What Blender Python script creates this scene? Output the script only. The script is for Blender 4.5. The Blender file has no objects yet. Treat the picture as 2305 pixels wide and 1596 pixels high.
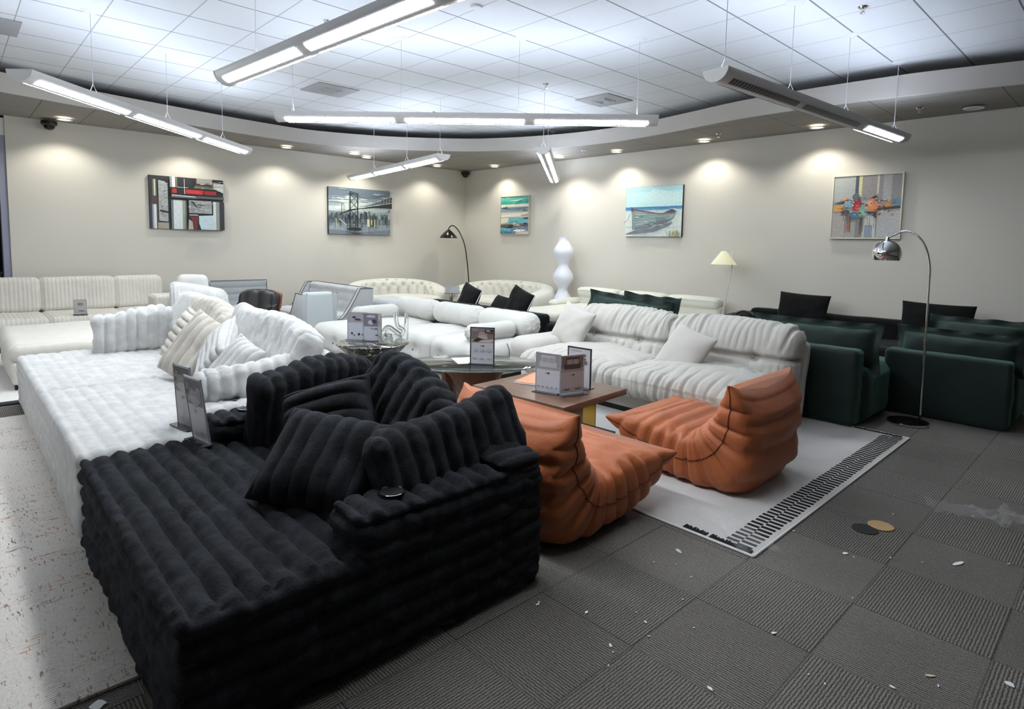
import bpy, bmesh, math, random
import numpy as np
from mathutils import Matrix, Vector
S = bpy.context.scene
COL = S.collection
PI = math.pi
random.seed(7)

# ---------------------------------------------------------------- camera, world, exposure
def build_camera():
    f, cyp = 1349.5, 667.0
    yaw, pitch, roll = 2.3848, 0.0877, -0.0189
    F = Vector((math.cos(pitch)*math.cos(yaw), math.cos(pitch)*math.sin(yaw), -math.sin(pitch)))
    Rr = Vector((math.sin(yaw), -math.cos(yaw), 0))
    D = F.cross(Rr)
    c, s = math.cos(roll), math.sin(roll)
    R2 = c*Rr + s*D
    D2 = -s*Rr + c*D
    U = -D2
    cd = bpy.data.cameras.new('camera')
    cd.sensor_fit = 'HORIZONTAL'; cd.sensor_width = 36.0
    cd.lens = f/2305*36.0
    cd.shift_y = (cyp-798.0)/2305
    cd.clip_start = 0.05; cd.clip_end = 100
    co = bpy.data.objects.new('camera', cd); COL.objects.link(co)
    m = Matrix((R2, U, -F)).transposed().to_4x4()
    m.translation = Vector((0, 0, 1.6))
    co.matrix_world = m
    S.camera = co
build_camera()
S.view_settings.view_transform = 'Standard'
S.view_settings.look = 'None'
S.view_settings.gamma = 1.0
S.view_settings.use_curve_mapping = False
S.view_settings.exposure = 0.12
world = bpy.data.worlds.new('world'); S.world = world; world.use_nodes = True
world.node_tree.nodes['Background'].inputs[0].default_value = (0.75, 0.8, 0.9, 1)
world.node_tree.nodes['Background'].inputs[1].default_value = 0.05

# lamp strengths (lamps themselves are built with their fixtures)
UP_W, STRIP_W, SPOT_W = 20.0, 80.0, 50.0

XW, YW = -11.69, 9.405       # planes of the two display walls
HS, HC = 3.337, 3.70         # soffit and ceiling heights

# ---------------------------------------------------------------- colour and material helpers
def lin(h):
    h = h.lstrip('#')
    v = [int(h[i:i+2], 16)/255 for i in (0, 2, 4)]
    return tuple((x/12.92 if x <= .04045 else ((x+.055)/1.055)**2.4) for x in v)
MATS = {}
def nodemat(name):
    m = bpy.data.materials.new(name); m.use_nodes = True
    nt = m.node_tree
    return m, nt, nt.nodes['Principled BSDF']
def N(nt, t, **kw):
    n = nt.nodes.new(t)
    for k, v in kw.items():
        if hasattr(n, k): setattr(n, k, v)
        else: n.inputs[k].default_value = v
    return n
def L(nt, a, b): nt.links.new(a, b)
def mat(name, col, rough=.6, metal=0, bump=0, bscale=200, var=0, vscale=6, sheen=0, spec=.5, coat=0, trans=0, ior=1.45, tint=None):
    """plain procedural surface: colour with soft noise variation and a fine noise bump"""
    if name in MATS: return MATS[name]
    m, nt, b = nodemat(name)
    c = lin(col) if isinstance(col, str) else col
    b.inputs['Base Color'].default_value = (*c, 1)
    b.inputs['Roughness'].default_value = rough
    b.inputs['Metallic'].default_value = metal
    b.inputs['Specular IOR Level'].default_value = spec
    b.inputs['IOR'].default_value = ior
    if coat: b.inputs['Coat Weight'].default_value = coat; b.inputs['Coat Roughness'].default_value = .08
    if trans: b.inputs['Transmission Weight'].default_value = trans
    if sheen:
        b.inputs['Sheen Weight'].default_value = sheen; b.inputs['Sheen Roughness'].default_value = .45
        if tint: b.inputs['Sheen Tint'].default_value = (*lin(tint), 1)
    tc = N(nt, 'ShaderNodeTexCoord')
    if var:
        n1 = N(nt, 'ShaderNodeTexNoise'); n1.inputs['Scale'].default_value = vscale; n1.inputs['Detail'].default_value = 5
        L(nt, tc.outputs['Object'], n1.inputs['Vector'])
        r = N(nt, 'ShaderNodeMapRange'); r.inputs[1].default_value = .3; r.inputs[2].default_value = .7
        r.inputs[3].default_value = 1-var; r.inputs[4].default_value = 1+var
        L(nt, n1.outputs['Fac'], r.inputs[0])
        h = N(nt, 'ShaderNodeVectorMath', operation='SCALE'); h.inputs[0].default_value = c
        L(nt, r.outputs[0], h.inputs['Scale']); L(nt, h.outputs[0], b.inputs['Base Color'])
    if bump:
        n2 = N(nt, 'ShaderNodeTexNoise'); n2.inputs['Scale'].default_value = bscale; n2.inputs['Detail'].default_value = 3
        L(nt, tc.outputs['Object'], n2.inputs['Vector'])
        bp = N(nt, 'ShaderNodeBump'); bp.inputs['Strength'].default_value = bump; bp.inputs['Distance'].default_value = .01
        L(nt, n2.outputs['Fac'], bp.inputs['Height']); L(nt, bp.outputs[0], b.inputs['Normal'])
    MATS[name] = m
    return m
def emit(name, col, strength):
    if name in MATS: return MATS[name]
    m, nt, b = nodemat(name)
    b.inputs['Base Color'].default_value = (*lin(col), 1)
    b.inputs['Emission Color'].default_value = (*lin(col), 1)
    b.inputs['Emission Strength'].default_value = strength
    MATS[name] = m
    return m
def math_(nt, op, a, b=None, c=None):
    n = N(nt, 'ShaderNodeMath', operation=op)
    for i, v in enumerate((a, b, c)):
        if v is None: continue
        if isinstance(v, (int, float)): n.inputs[i].default_value = v
        else: L(nt, v, n.inputs[i])
    return n.outputs[0]
def mixc(nt, fac, a, b):
    n = N(nt, 'ShaderNodeMix', data_type='RGBA')
    for i, v in ((0, fac), (6, a), (7, b)):
        if isinstance(v, (int, float)): n.inputs[i].default_value = v
        elif isinstance(v, tuple): n.inputs[i].default_value = (*v, 1)
        else: L(nt, v, n.inputs[i])
    return n.outputs[2]
def noise(nt, vec, scale, detail=3, rough=.5):
    n = N(nt, 'ShaderNodeTexNoise'); n.inputs['Scale'].default_value = scale; n.inputs['Detail'].default_value = detail
    n.inputs['Roughness'].default_value = rough
    L(nt, vec, n.inputs['Vector']); return n.outputs['Fac']
def ramp(nt, v, a, b, lo=0., hi=1.):
    r = N(nt, 'ShaderNodeMapRange'); L(nt, v, r.inputs[0])
    for i, x in enumerate((a, b, lo, hi)): r.inputs[i+1].default_value = x
    return r.outputs[0]
def scaled(nt, vec, s):
    n = N(nt, 'ShaderNodeVectorMath', operation='MULTIPLY'); L(nt, vec, n.inputs[0]); n.inputs[1].default_value = s
    return n.outputs[0]
def bumpn(nt, b, h, strength, dist=.005):
    bp = N(nt, 'ShaderNodeBump'); bp.inputs['Strength'].default_value = strength; bp.inputs['Distance'].default_value = dist
    L(nt, h, bp.inputs['Height']); L(nt, bp.outputs[0], b.inputs['Normal'])

def carpet_mat():
    m, nt, b = nodemat('carpet_tiles')
    g = N(nt, 'ShaderNodeNewGeometry'); sp = N(nt, 'ShaderNodeSeparateXYZ'); L(nt, g.outputs['Position'], sp.inputs[0])
    u = math_(nt, 'MULTIPLY', math_(nt, 'ADD', sp.outputs[0], 1.305+20), 2.0)
    v = math_(nt, 'MULTIPLY', math_(nt, 'SUBTRACT', sp.outputs[1], 2.43-20), 2.0)
    par = math_(nt, 'MODULO', math_(nt, 'ADD', math_(nt, 'FLOOR', u), math_(nt, 'FLOOR', v)), 2.0)
    par = math_(nt, 'ROUND', par)
    st = math_(nt, 'ADD', math_(nt, 'MULTIPLY', u, math_(nt, 'SUBTRACT', 1.0, par)), math_(nt, 'MULTIPLY', v, par))
    nz = noise(nt, g.outputs['Position'], 55, 3)
    sw = math_(nt, 'ADD', st, math_(nt, 'MULTIPLY', math_(nt, 'SUBTRACT', nz, .5), .022))
    wave = math_(nt, 'SINE', math_(nt, 'MULTIPLY', sw, 2*PI*40))
    fz = noise(nt, g.outputs['Position'], 260, 2)
    # stripes read strongly on even tiles; turned tiles are speckled
    wv = math_(nt, 'ADD', math_(nt, 'MULTIPLY', wave, .26), .5)
    k = math_(nt, 'ADD', wv, math_(nt, 'MULTIPLY', math_(nt, 'SUBTRACT', fz, .5), 1.3))
    col = mixc(nt, ramp(nt, k, .15, .95), lin('373533'), lin('98938d'))
    big = ramp(nt, noise(nt, g.outputs['Position'], 1.3, 3), .3, .7, .88, 1.1)
    tileid = N(nt, 'ShaderNodeTexWhiteNoise', noise_dimensions='2D')
    cmb = N(nt, 'ShaderNodeCombineXYZ'); L(nt, math_(nt, 'FLOOR', u), cmb.inputs[0]); L(nt, math_(nt, 'FLOOR', v), cmb.inputs[1])
    L(nt, cmb.outputs[0], tileid.inputs['Vector'])
    big = math_(nt, 'MULTIPLY', big, ramp(nt, tileid.outputs['Value'], 0, 1, .93, 1.07))
    fu = math_(nt, 'PINGPONG', u, .5); fv = math_(nt, 'PINGPONG', v, .5)
    seam = math_(nt, 'MULTIPLY', ramp(nt, fu, .0, .014, .55, 1), ramp(nt, fv, .0, .012, .65, 1))
    sc = N(nt, 'ShaderNodeVectorMath', operation='SCALE'); L(nt, col, sc.inputs[0]); L(nt, math_(nt, 'MULTIPLY', big, seam), sc.inputs['Scale'])
    L(nt, sc.outputs[0], b.inputs['Base Color'])
    b.inputs['Roughness'].default_value = .95; b.inputs['Specular IOR Level'].default_value = .15
    bumpn(nt, b, k, .55, .004)
    return m
def ceiling_mat():
    m, nt, b = nodemat('ceiling_tiles')
    g = N(nt, 'ShaderNodeNewGeometry'); sp = N(nt, 'ShaderNodeSeparateXYZ'); L(nt, g.outputs['Position'], sp.inputs[0])
    u = math_(nt, 'DIVIDE', math_(nt, 'ADD', sp.outputs[0], 2.775+24.6), .6155)
    v = math_(nt, 'DIVIDE', math_(nt, 'SUBTRACT', sp.outputs[1], .715-24.0), .597)
    fu = math_(nt, 'PINGPONG', u, .5); fv = math_(nt, 'PINGPONG', v, .5)
    a = ramp(nt, fu, .006, .016, 0, 1); c = ramp(nt, fv, .004, .010, .35, 1)
    k = math_(nt, 'MINIMUM', a, c)
    fz = noise(nt, g.outputs['Position'], 120, 4, .7)
    base = mixc(nt, ramp(nt, fz, .3, .7), lin('d2d4d6'), lin('dcdee0'))
    L(nt, mixc(nt, k, lin('6f7375'), base), b.inputs['Base Color'])
    b.inputs['Roughness'].default_value = .9
    bumpn(nt, b, math_(nt, 'ADD', math_(nt, 'MULTIPLY', k, 1.0), math_(nt, 'MULTIPLY', fz, .12)), .5, .006)
    return m
def wall_mat():
    m, nt, b = nodemat('greige_wall_paint')
    g = N(nt, 'ShaderNodeNewGeometry')
    f = noise(nt, g.outputs['Position'], .8, 3)
    L(nt, mixc(nt, f, lin('c6c2b8'), lin('cdc9c0')), b.inputs['Base Color'])
    b.inputs['Roughness'].default_value = .75; b.inputs['Specular IOR Level'].default_value = .3
    bumpn(nt, b, noise(nt, g.outputs['Position'], 180, 2), .08, .002)
    return m
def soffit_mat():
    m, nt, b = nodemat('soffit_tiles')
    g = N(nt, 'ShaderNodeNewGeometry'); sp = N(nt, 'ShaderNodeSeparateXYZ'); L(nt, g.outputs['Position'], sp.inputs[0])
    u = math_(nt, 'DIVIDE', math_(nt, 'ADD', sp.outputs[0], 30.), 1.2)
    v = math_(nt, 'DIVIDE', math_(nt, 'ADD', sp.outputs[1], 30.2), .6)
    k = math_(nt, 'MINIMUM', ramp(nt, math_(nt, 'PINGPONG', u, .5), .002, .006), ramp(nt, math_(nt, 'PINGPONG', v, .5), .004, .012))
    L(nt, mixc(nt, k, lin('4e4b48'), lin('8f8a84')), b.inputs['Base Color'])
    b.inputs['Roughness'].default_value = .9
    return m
def wood_mat(name, c1, c2, scale=6, axis=0):
    m, nt, b = nodemat(name)
    tc = N(nt, 'ShaderNodeTexCoord')
    s = [14, 14, 14]; s[axis] = 1.2
    vec = scaled(nt, tc.outputs['Object'], tuple(s))
    f = noise(nt, vec, scale/4, 6, .65)
    L(nt, mixc(nt, ramp(nt, f, .3, .7), lin(c1), lin(c2)), b.inputs['Base Color'])
    b.inputs['Roughness'].default_value = .35; b.inputs['Coat Weight'].default_value = .25; b.inputs['Coat Roughness'].default_value = .2
    bumpn(nt, b, f, .06, .002)
    MATS[name] = m
    return m
def fur_mat(name, c1, c2, scale=26, bump=.6, sheen=.6, tint='ffffff'):
    m, nt, b = nodemat(name)
    tc = N(nt, 'ShaderNodeTexCoord')
    f1 = noise(nt, tc.outputs['Object'], scale*.35, 4, .6)
    f2 = noise(nt, tc.outputs['Object'], scale*6, 4, .75)
    k = math_(nt, 'ADD', math_(nt, 'MULTIPLY', ramp(nt, f1, .43, .60), .65), math_(nt, 'MULTIPLY', ramp(nt, f2, .38, .66), .35))  # lighter patches mimic sheen on turned pile, mixed into the base colour
    L(nt, mixc(nt, k, lin(c1), lin(c2)), b.inputs['Base Color'])
    b.inputs['Roughness'].default_value = .85; b.inputs['Specular IOR Level'].default_value = .2
    b.inputs['Sheen Weight'].default_value = sheen; b.inputs['Sheen Roughness'].default_value = .5
    b.inputs['Sheen Tint'].default_value = (*lin(tint), 1)
    bumpn(nt, b, math_(nt, 'ADD', math_(nt, 'MULTIPLY', f1, .9), f2), bump, .012)
    MATS[name] = m
    return m
def marble_mat():
    m, nt, b = nodemat('dark_veined_marble')
    tc = N(nt, 'ShaderNodeTexCoord')
    w = noise(nt, tc.outputs['Object'], 3.2, 6, .6)
    ad = N(nt, 'ShaderNodeVectorMath', operation='ADD'); L(nt, tc.outputs['Object'], ad.inputs[0])
    sc = N(nt, 'ShaderNodeVectorMath', operation='SCALE'); sc.inputs[0].default_value = (.9, .7, .8); L(nt, w, sc.inputs['Scale']); L(nt, sc.outputs[0], ad.inputs[1])
    vo = N(nt, 'ShaderNodeTexVoronoi', feature='DISTANCE_TO_EDGE'); vo.inputs['Scale'].default_value = 6; L(nt, ad.outputs[0], vo.inputs['Vector'])
    v2 = noise(nt, tc.outputs['Object'], 7, 5, .7)
    k = math_(nt, 'MULTIPLY', ramp(nt, vo.outputs['Distance'], .0, .09, 1, 0), ramp(nt, v2, .42, .62))
    L(nt, mixc(nt, k, lin('1d1b19'), lin('d9d3c6')), b.inputs['Base Color'])
    b.inputs['Roughness'].default_value = .06; b.inputs['Coat Weight'].default_value = .6
    return m
def fleck_rug_mat():
    m, nt, b = nodemat('flecked_cream_rug')
    g = N(nt, 'ShaderNodeNewGeometry')
    p = g.outputs['Position']
    fine = noise(nt, p, 90, 3)
    wv = N(nt, 'ShaderNodeTexWave'); wv.inputs['Scale'].default_value = 28; wv.inputs['Distortion'].default_value = 2; L(nt, p, wv.inputs['Vector'])
    d1 = noise(nt, scaled(nt, p, (1, 5, 1)), 24, 2)       # short dashes across
    d2 = noise(nt, scaled(nt, p, (7, 1, 1)), 15, 3)       # threads along the rug's length
    cl = noise(nt, scaled(nt, p, (5, 1.2, 1)), 1.7, 3)    # where threads gather
    hue = noise(nt, p, 3.1, 3)
    dark = mixc(nt, ramp(nt, hue, .44, .58), lin('4a423b'), lin('a5672f'))
    base = mixc(nt, fine, lin('cbc4bc'), lin('eee8e2'))
    a = math_(nt, 'MULTIPLY', ramp(nt, d1, .62, .66), ramp(nt, cl, .40, .56, .25, 1))
    c = math_(nt, 'MULTIPLY', ramp(nt, d2, .60, .64), ramp(nt, cl, .50, .60))
    col = mixc(nt, math_(nt, 'MULTIPLY', a, .8), base, dark)
    col = mixc(nt, math_(nt, 'MULTIPLY', c, .85), col, mixc(nt, ramp(nt, hue, .36, .5), lin('6a5645'), lin('b26f33')))
    L(nt, col, b.inputs['Base Color']); b.inputs['Roughness'].default_value = .95
    bumpn(nt, b, math_(nt, 'ADD', fine, wv.outputs['Fac']), .4, .004)
    return m
def paint_mat():
    """oil paint: colour comes from the painted shapes, broken by brush streaks"""
    m, nt, b = nodemat('oil_paint')
    at = N(nt, 'ShaderNodeVertexColor'); at.layer_name = 'Col'
    tc = N(nt, 'ShaderNodeTexCoord')
    f = noise(nt, scaled(nt, tc.outputs['Object'], (9, 9, 30)), 3, 5, .7)
    s = N(nt, 'ShaderNodeVectorMath', operation='SCALE'); L(nt, at.outputs['Color'], s.inputs[0]); L(nt, ramp(nt, f, .25, .75, .72, 1.25), s.inputs['Scale'])
    L(nt, s.outputs[0], b.inputs['Base Color']); b.inputs['Roughness'].default_value = .5
    bumpn(nt, b, f, .3, .004)
    return m
def translucent(nt, b, col, fac=.5):
    """thin card lets some light through"""
    tr = N(nt, 'ShaderNodeBsdfTranslucent'); mx = N(nt, 'ShaderNodeMixShader'); mx.inputs[0].default_value = fac
    if isinstance(col, tuple): tr.inputs[0].default_value = (*col, 1)
    else: L(nt, col, tr.inputs[0])
    o = nt.nodes['Material Output']
    L(nt, b.outputs[0], mx.inputs[1]); L(nt, tr.outputs[0], mx.inputs[2]); L(nt, mx.outputs[0], o.inputs[0])
def print_mat():
    m, nt, b = nodemat('printed_card')
    at = N(nt, 'ShaderNodeVertexColor'); at.layer_name = 'Col'
    L(nt, at.outputs['Color'], b.inputs['Base Color']); b.inputs['Roughness'].default_value = .35
    translucent(nt, b, at.outputs['Color'])
    return m
def louver_mat(name, strength):
    m, nt, b = nodemat(name)
    tc = N(nt, 'ShaderNodeTexCoord'); sp = N(nt, 'ShaderNodeSeparateXYZ'); L(nt, tc.outputs['Object'], sp.inputs[0])
    k = ramp(nt, math_(nt, 'PINGPONG', math_(nt, 'MULTIPLY', sp.outputs[0], 22.0), .5), .03, .16, .0, 1)
    if strength:
        L(nt, mixc(nt, k, lin('b9c2c0'), lin('f4fbff')), b.inputs['Emission Color'])
        L(nt, ramp(nt, k, 0, 1, strength*.25, strength), b.inputs['Emission Strength'])
        b.inputs['Base Color'].default_value = (.8, .85, .85, 1)
    else:
        L(nt, mixc(nt, k, lin('b9b9b9'), lin('55565a')), b.inputs['Base Color'])
        b.inputs['Roughness'].default_value = .35; b.inputs['Metallic'].default_value = .3
    return m

# ---------------------------------------------------------------- object helpers
def link(name, me, m, parent=None, smooth=True):
    o = bpy.data.objects.new(name, me); COL.objects.link(o)
    if m is not None and not me.materials: me.materials.append(m)
    if smooth and len(me.polygons): me.polygons.foreach_set('use_smooth', [True]*len(me.polygons))
    if parent is not None: o.parent = parent
    return o
def mesh(name, V, Fc, m, parent=None, smooth=True, weld=False):
    me = bpy.data.meshes.new(name)
    me.from_pydata([tuple(map(float, v)) for v in V], [], [tuple(int(i) for i in f) for f in Fc])
    if weld:
        bm = bmesh.new(); bm.from_mesh(me)
        bmesh.ops.remove_doubles(bm, verts=bm.verts, dist=2e-5)
        bmesh.ops.recalc_face_normals(bm, faces=bm.faces)
        bm.to_mesh(me); bm.free()
    return link(name, me, m, parent, smooth)
def tag(o, label, cat, group=None, kind=None):
    o['label'] = label; o['category'] = cat
    if group: o['group'] = group
    if kind: o['kind'] = kind
    return o
def thing(name, label, cat, loc=(0, 0, 0), rz=0., group=None):
    o = bpy.data.objects.new(name, None); COL.objects.link(o)
    o.empty_display_size = .1
    o.location = loc; o.rotation_euler = (0, 0, rz)
    return tag(o, label, cat, group)
def struct(o):
    o['kind'] = 'structure'; return o
def dup(root, loc, rz, label, group=None):
    r = root.copy(); COL.objects.link(r); r.location = loc; r.rotation_euler = (0, 0, rz); r['label'] = label
    if group: r['group'] = group
    for ch in list(root.children):
        c = ch.copy(); COL.objects.link(c); c.parent = r
        for g in list(ch.children):
            d = g.copy(); COL.objects.link(d); d.parent = c
    return r
class MB:
    """collects plain shapes into one mesh"""
    def __init__(s): s.V = []; s.F = []
    def add(s, V, Fc):
        n = len(s.V); s.V += [tuple(v) for v in V]; s.F += [tuple(i+n for i in f) for f in Fc]; return s
    def box(s, a, b):
        x0, y0, z0 = a; x1, y1, z1 = b
        V = [(x0, y0, z0), (x1, y0, z0), (x1, y1, z0), (x0, y1, z0), (x0, y0, z1), (x1, y0, z1), (x1, y1, z1), (x0, y1, z1)]
        return s.add(V, [(3, 2, 1, 0), (4, 5, 6, 7), (0, 1, 5, 4), (1, 2, 6, 5), (2, 3, 7, 6), (3, 0, 4, 7)])
    def tube(s, pts, r, n=8, cap=True):
        pts = [Vector(p) for p in pts]; rings = []
        up = Vector((0, 0, 1)); prev = None
        for i, p in enumerate(pts):
            t = (pts[min(i+1, len(pts)-1)]-pts[max(i-1, 0)]).normalized()
            if prev is None:
                a = up if abs(t.dot(up)) < .9 else Vector((1, 0, 0))
                u = t.cross(a).normalized()
            else:
                u = (prev - t*prev.dot(t)).normalized()
            prev = u; w = t.cross(u)
            rr = r[i] if isinstance(r, (list, tuple)) else r
            rings.append([p+(u*math.cos(2*PI*k/n)+w*math.sin(2*PI*k/n))*rr for k in range(n)])
        V = [v for ring in rings for v in ring]; Fc = []
        for i in range(len(rings)-1):
            for k in range(n):
                a = i*n+k; b = i*n+(k+1) % n
                Fc.append((a, b, b+n, a+n))
        if cap:
            Fc.append(tuple(range(n-1, -1, -1))); Fc.append(tuple(range(len(V)-n, len(V))))
        return s.add(V, Fc)
    def lathe(s, prof, n=32, c=(0, 0, 0), cap=True, flute=None):
        V = []; Fc = []
        for r, z in prof:
            for k in range(n):
                a = 2*PI*k/n; rr = r*(flute(a, z) if flute else 1)
                V.append((c[0]+rr*math.cos(a), c[1]+rr*math.sin(a), c[2]+z))
        for i in range(len(prof)-1):
            for k in range(n):
                a = i*n+k; b = i*n+(k+1) % n
                Fc.append((a, b, b+n, a+n))
        if cap:
            Fc.append(tuple(range(n-1, -1, -1))); Fc.append(tuple(range(len(V)-n, len(V))))
        return s.add(V, Fc)
    def prism(s, poly, z0, z1, tf=None):
        n = len(poly); V = [(x, y, z0) for x, y in poly]+[(x, y, z1) for x, y in poly]
        if tf: V = [tf(*v) for v in V]
        Fc = [tuple(range(n-1, -1, -1)), tuple(range(n, 2*n))]+[(i, (i+1) % n, n+(i+1) % n, n+i) for i in range(n)]
        return s.add(V, Fc)
    def build(s, name, m, parent=None, smooth=False, bevel=0, seg=2):
        o = mesh(name, s.V, s.F, m, parent, smooth)
        bm = bmesh.new(); bm.from_mesh(o.data)
        bmesh.ops.recalc_face_normals(bm, faces=bm.faces)
        if bevel:
            es = [e for e in bm.edges if len(e.link_faces) == 2 and e.calc_face_angle(0) > .6]
            bmesh.ops.bevel(bm, geom=es, offset=bevel, segments=seg, affect='EDGES', profile=.6)
        bm.to_mesh(o.data); bm.free()
        if smooth or bevel:
            o.data.polygons.foreach_set('use_smooth', [True]*len(o.data.polygons))
            o.data.set_sharp_from_angle(angle=.7)
        return o
# ---- soft shapes (numpy)
def vnoise(P, scale, seed=0):
    P = P*scale+seed*17.31
    I = np.floor(P); Fr = P-I; Fr = Fr*Fr*(3-2*Fr)
    def h(i, j, k):
        v = np.sin((I[:, 0]+i)*127.1+(I[:, 1]+j)*311.7+(I[:, 2]+k)*74.7)*43758.5453
        return v-np.floor(v)
    r = 0
    for i in (0, 1):
        for j in (0, 1):
            for k in (0, 1):
                w = (Fr[:, 0] if i else 1-Fr[:, 0])*(Fr[:, 1] if j else 1-Fr[:, 1])*(Fr[:, 2] if k else 1-Fr[:, 2])
                r = r+w*h(i, j, k)
    return r*2-1
def chan(c, pitch, amp, phase=0.):
    t = np.mod(c/pitch+phase, 1.)*2-1
    return amp*(np.sqrt(np.clip(1-t*t*.97, 0, 1))-1)
def softbox(name, size, m, parent=None, r=.06, step=.03, disp=None, at=(0, 0, 0), steps=None, exact=None, post=None):
    """rounded upholstered block centred on at; disp(P, Nn) moves it along its normals"""
    hx, hy, hz = [s/2 for s in size]
    H = (hx, hy, hz); st = steps or (step,)*3
    r = min(r, hx*.999, hy*.999, hz*.999)
    def axis(h, s):
        n = max(2, int(round(2*h/s)))
        a = list(np.linspace(-h, h, n+1))
        for q in (.25, .5, .8): a += [-h+r*q, h-r*q]
        a = sorted(a); out = [a[0]]
        for x in a[1:]:
            if x-out[-1] > 1e-4: out.append(x)
        return np.array(out)
    ax = [axis(H[i], st[i]) for i in range(3)]
    Vs = []; Fs = []; off = 0
    for d in range(3):
        e, f = [(1, 2), (2, 0), (0, 1)][d]
        A, B = np.meshgrid(ax[e], ax[f], indexing='ij'); na, nb = A.shape
        for sgn in (-1, 1):
            P = np.zeros((na*nb, 3)); P[:, d] = sgn*H[d]; P[:, e] = A.ravel(); P[:, f] = B.ravel()
            Vs.append(P)
            idx = np.arange(na*nb).reshape(na, nb)+off
            q = np.stack([idx[:-1, :-1], idx[1:, :-1], idx[1:, 1:], idx[:-1, 1:]], -1).reshape(-1, 4)
            Fs.append(q if sgn > 0 else q[:, ::-1]); off += na*nb
    P = np.concatenate(Vs); Fc = np.concatenate(Fs)
    inner = np.clip(P, -np.array(H)+r, np.array(H)-r)
    Nn = P-inner; Nn /= np.linalg.norm(Nn, axis=1, keepdims=True)
    Q = inner+Nn*r
    if disp is not None: Q = Q+Nn*disp(Q, Nn)[:, None]
    if post is not None: Q = post(Q)
    Q = Q+np.array(at)
    return mesh(name, Q, Fc, m, parent, True, weld=True)
def cushion(name, w, h, t, m, parent=None, n=36, pinch=.10, p=2.6, ch=None, nz=.012, seed=0, flange=0., wave=0.):
    """stuffed pillow in its own x-y plane, thickness on z; ch=(axis, pitch, amp); flange = flat border width"""
    k = np.linspace(-1, 1, n+1)
    k = np.sign(k)*(1-(1-np.abs(k))**1.35)
    Uu, Vv = np.meshgrid(k, k, indexing='ij'); u = Uu.ravel(); v = Vv.ravel()
    fu, fv = 1-2*flange/w, 1-2*flange/h
    a = np.clip(np.abs(u)/fu, 0, 1); b = np.clip(np.abs(v)/fv, 0, 1)
    T = t/2*np.sqrt(np.clip((1-a**p)*(1-b**p), 0, 1))+(.004 if flange else .0)
    X = w/2*u*(1-pinch*(1-v*v)*np.abs(u)); Y = h/2*v*(1-pinch*(1-u*u)*np.abs(v))
    out = []
    for s in (1, -1):
        Z = s*T
        P = np.stack([X, Y, Z], 1)
        d = nz*vnoise(P, 5, seed)+nz*.6*vnoise(P, 12, seed+3)
        if ch:
            c = P[:, ch[0]]
            d = d+chan(c, ch[1], ch[2])*np.clip(T/(t*.15), 0, 1)
        Zn = Z+s*d*np.clip(T/(t*.2), 0, 1)
        if wave: Zn = Zn+wave*np.sin(X*23+seed)*np.clip((np.maximum(np.abs(u), np.abs(v))-.8)*5, 0, 1)+wave*np.sin(Y*19+seed)*np.clip((np.abs(u)-.8)*5, 0, 1)
        out.append(np.stack([X, Y, Zn], 1))
    idx = np.arange((n+1)**2).reshape(n+1, n+1)
    q = np.stack([idx[:-1, :-1], idx[1:, :-1], idx[1:, 1:], idx[:-1, 1:]], -1).reshape(-1, 4)
    V = np.concatenate(out); Fc = np.concatenate([q, q[:, ::-1]+(n+1)**2])
    return mesh(name, V, Fc, m, parent, True, weld=True)
def pose(o, c, yaw, lean=0., roll=0.):
    """stand a cushion up: width along yaw, face leaning back by lean (radians), rolled in its own plane"""
    ux = Vector((math.cos(yaw), math.sin(yaw), 0)); up = Vector((0, 0, 1)); nn = ux.cross(up)
    M = Matrix((ux, up, nn)).transposed()
    M = M @ Matrix.Rotation(-lean, 3, 'X') @ Matrix.Rotation(roll, 3, 'Z')
    M4 = M.to_4x4(); M4.translation = Vector(c); o.matrix_world = M4
    return o
def sweep(name, path, sec, m, parent=None, closed_sec=True, caps=True):
    """path: list of (origin, side, up) frames, sec(i) -> list of (a, b) in that frame"""
    V = []; n = None
    for i, (o, a, b) in enumerate(path):
        pts = sec(i); n = len(pts)
        for x, y in pts: V.append(Vector(o)+Vector(a)*x+Vector(b)*y)
    Fc = []
    for i in range(len(path)-1):
        for k in range(n if closed_sec else n-1):
            p0 = i*n+k; p1 = i*n+(k+1) % n
            Fc.append((p0, p1, p1+n, p0+n))
    if caps and closed_sec:
        for base in (0, (len(path)-1)*n):
            c = sum((V[base+k] for k in range(n)), Vector())/n
            V.append(c); ci = len(V)-1
            for k in range(n): Fc.append((base+k, base+(k+1) % n, ci))
    return mesh(name, V, Fc, m, parent, True, weld=True)
def catmull(pts, per=8, closed=False):
    P = [Vector(p) for p in pts]; out = []
    n = len(P)
    for i in range(n-1):
        p0, p1, p2, p3 = P[max(i-1, 0)], P[i], P[i+1], P[min(i+2, n-1)]
        for j in range(per):
            t = j/per
            out.append(.5*((2*p1)+(p2-p0)*t+(2*p0-5*p1+4*p2-p3)*t*t+(3*p1-p0-3*p2+p3)*t**3))
    out.append(P[-1]); return out
def flat_art(name, w, h, polys, m, parent=None, thick=.0, lift=.0006):
    """painted shapes on a panel in its x-z plane facing -y; polys = [(hex, [(u, v)...])], u,v in 0..1"""
    V = []; Fc = []; C = []
    for i, (c, ps) in enumerate(polys):
        b = len(V); y = -thick-lift*(i+1)
        V += [((u-.5)*w, y, (v-.5)*h) for u, v in ps]
        Fc.append(tuple(range(b, b+len(ps)))); C += [lin(c)]*len(ps)
    me = bpy.data.meshes.new(name); me.from_pydata(V, [], Fc)
    ca = me.color_attributes.new('Col', 'FLOAT_COLOR', 'POINT')
    ca.data.foreach_set('color', [x for c in C for x in (*c, 1.0)])
    return link(name, me, m, parent, False)
def rect(a, b, c, d): return [(a, b), (c, b), (c, d), (a, d)]
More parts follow.
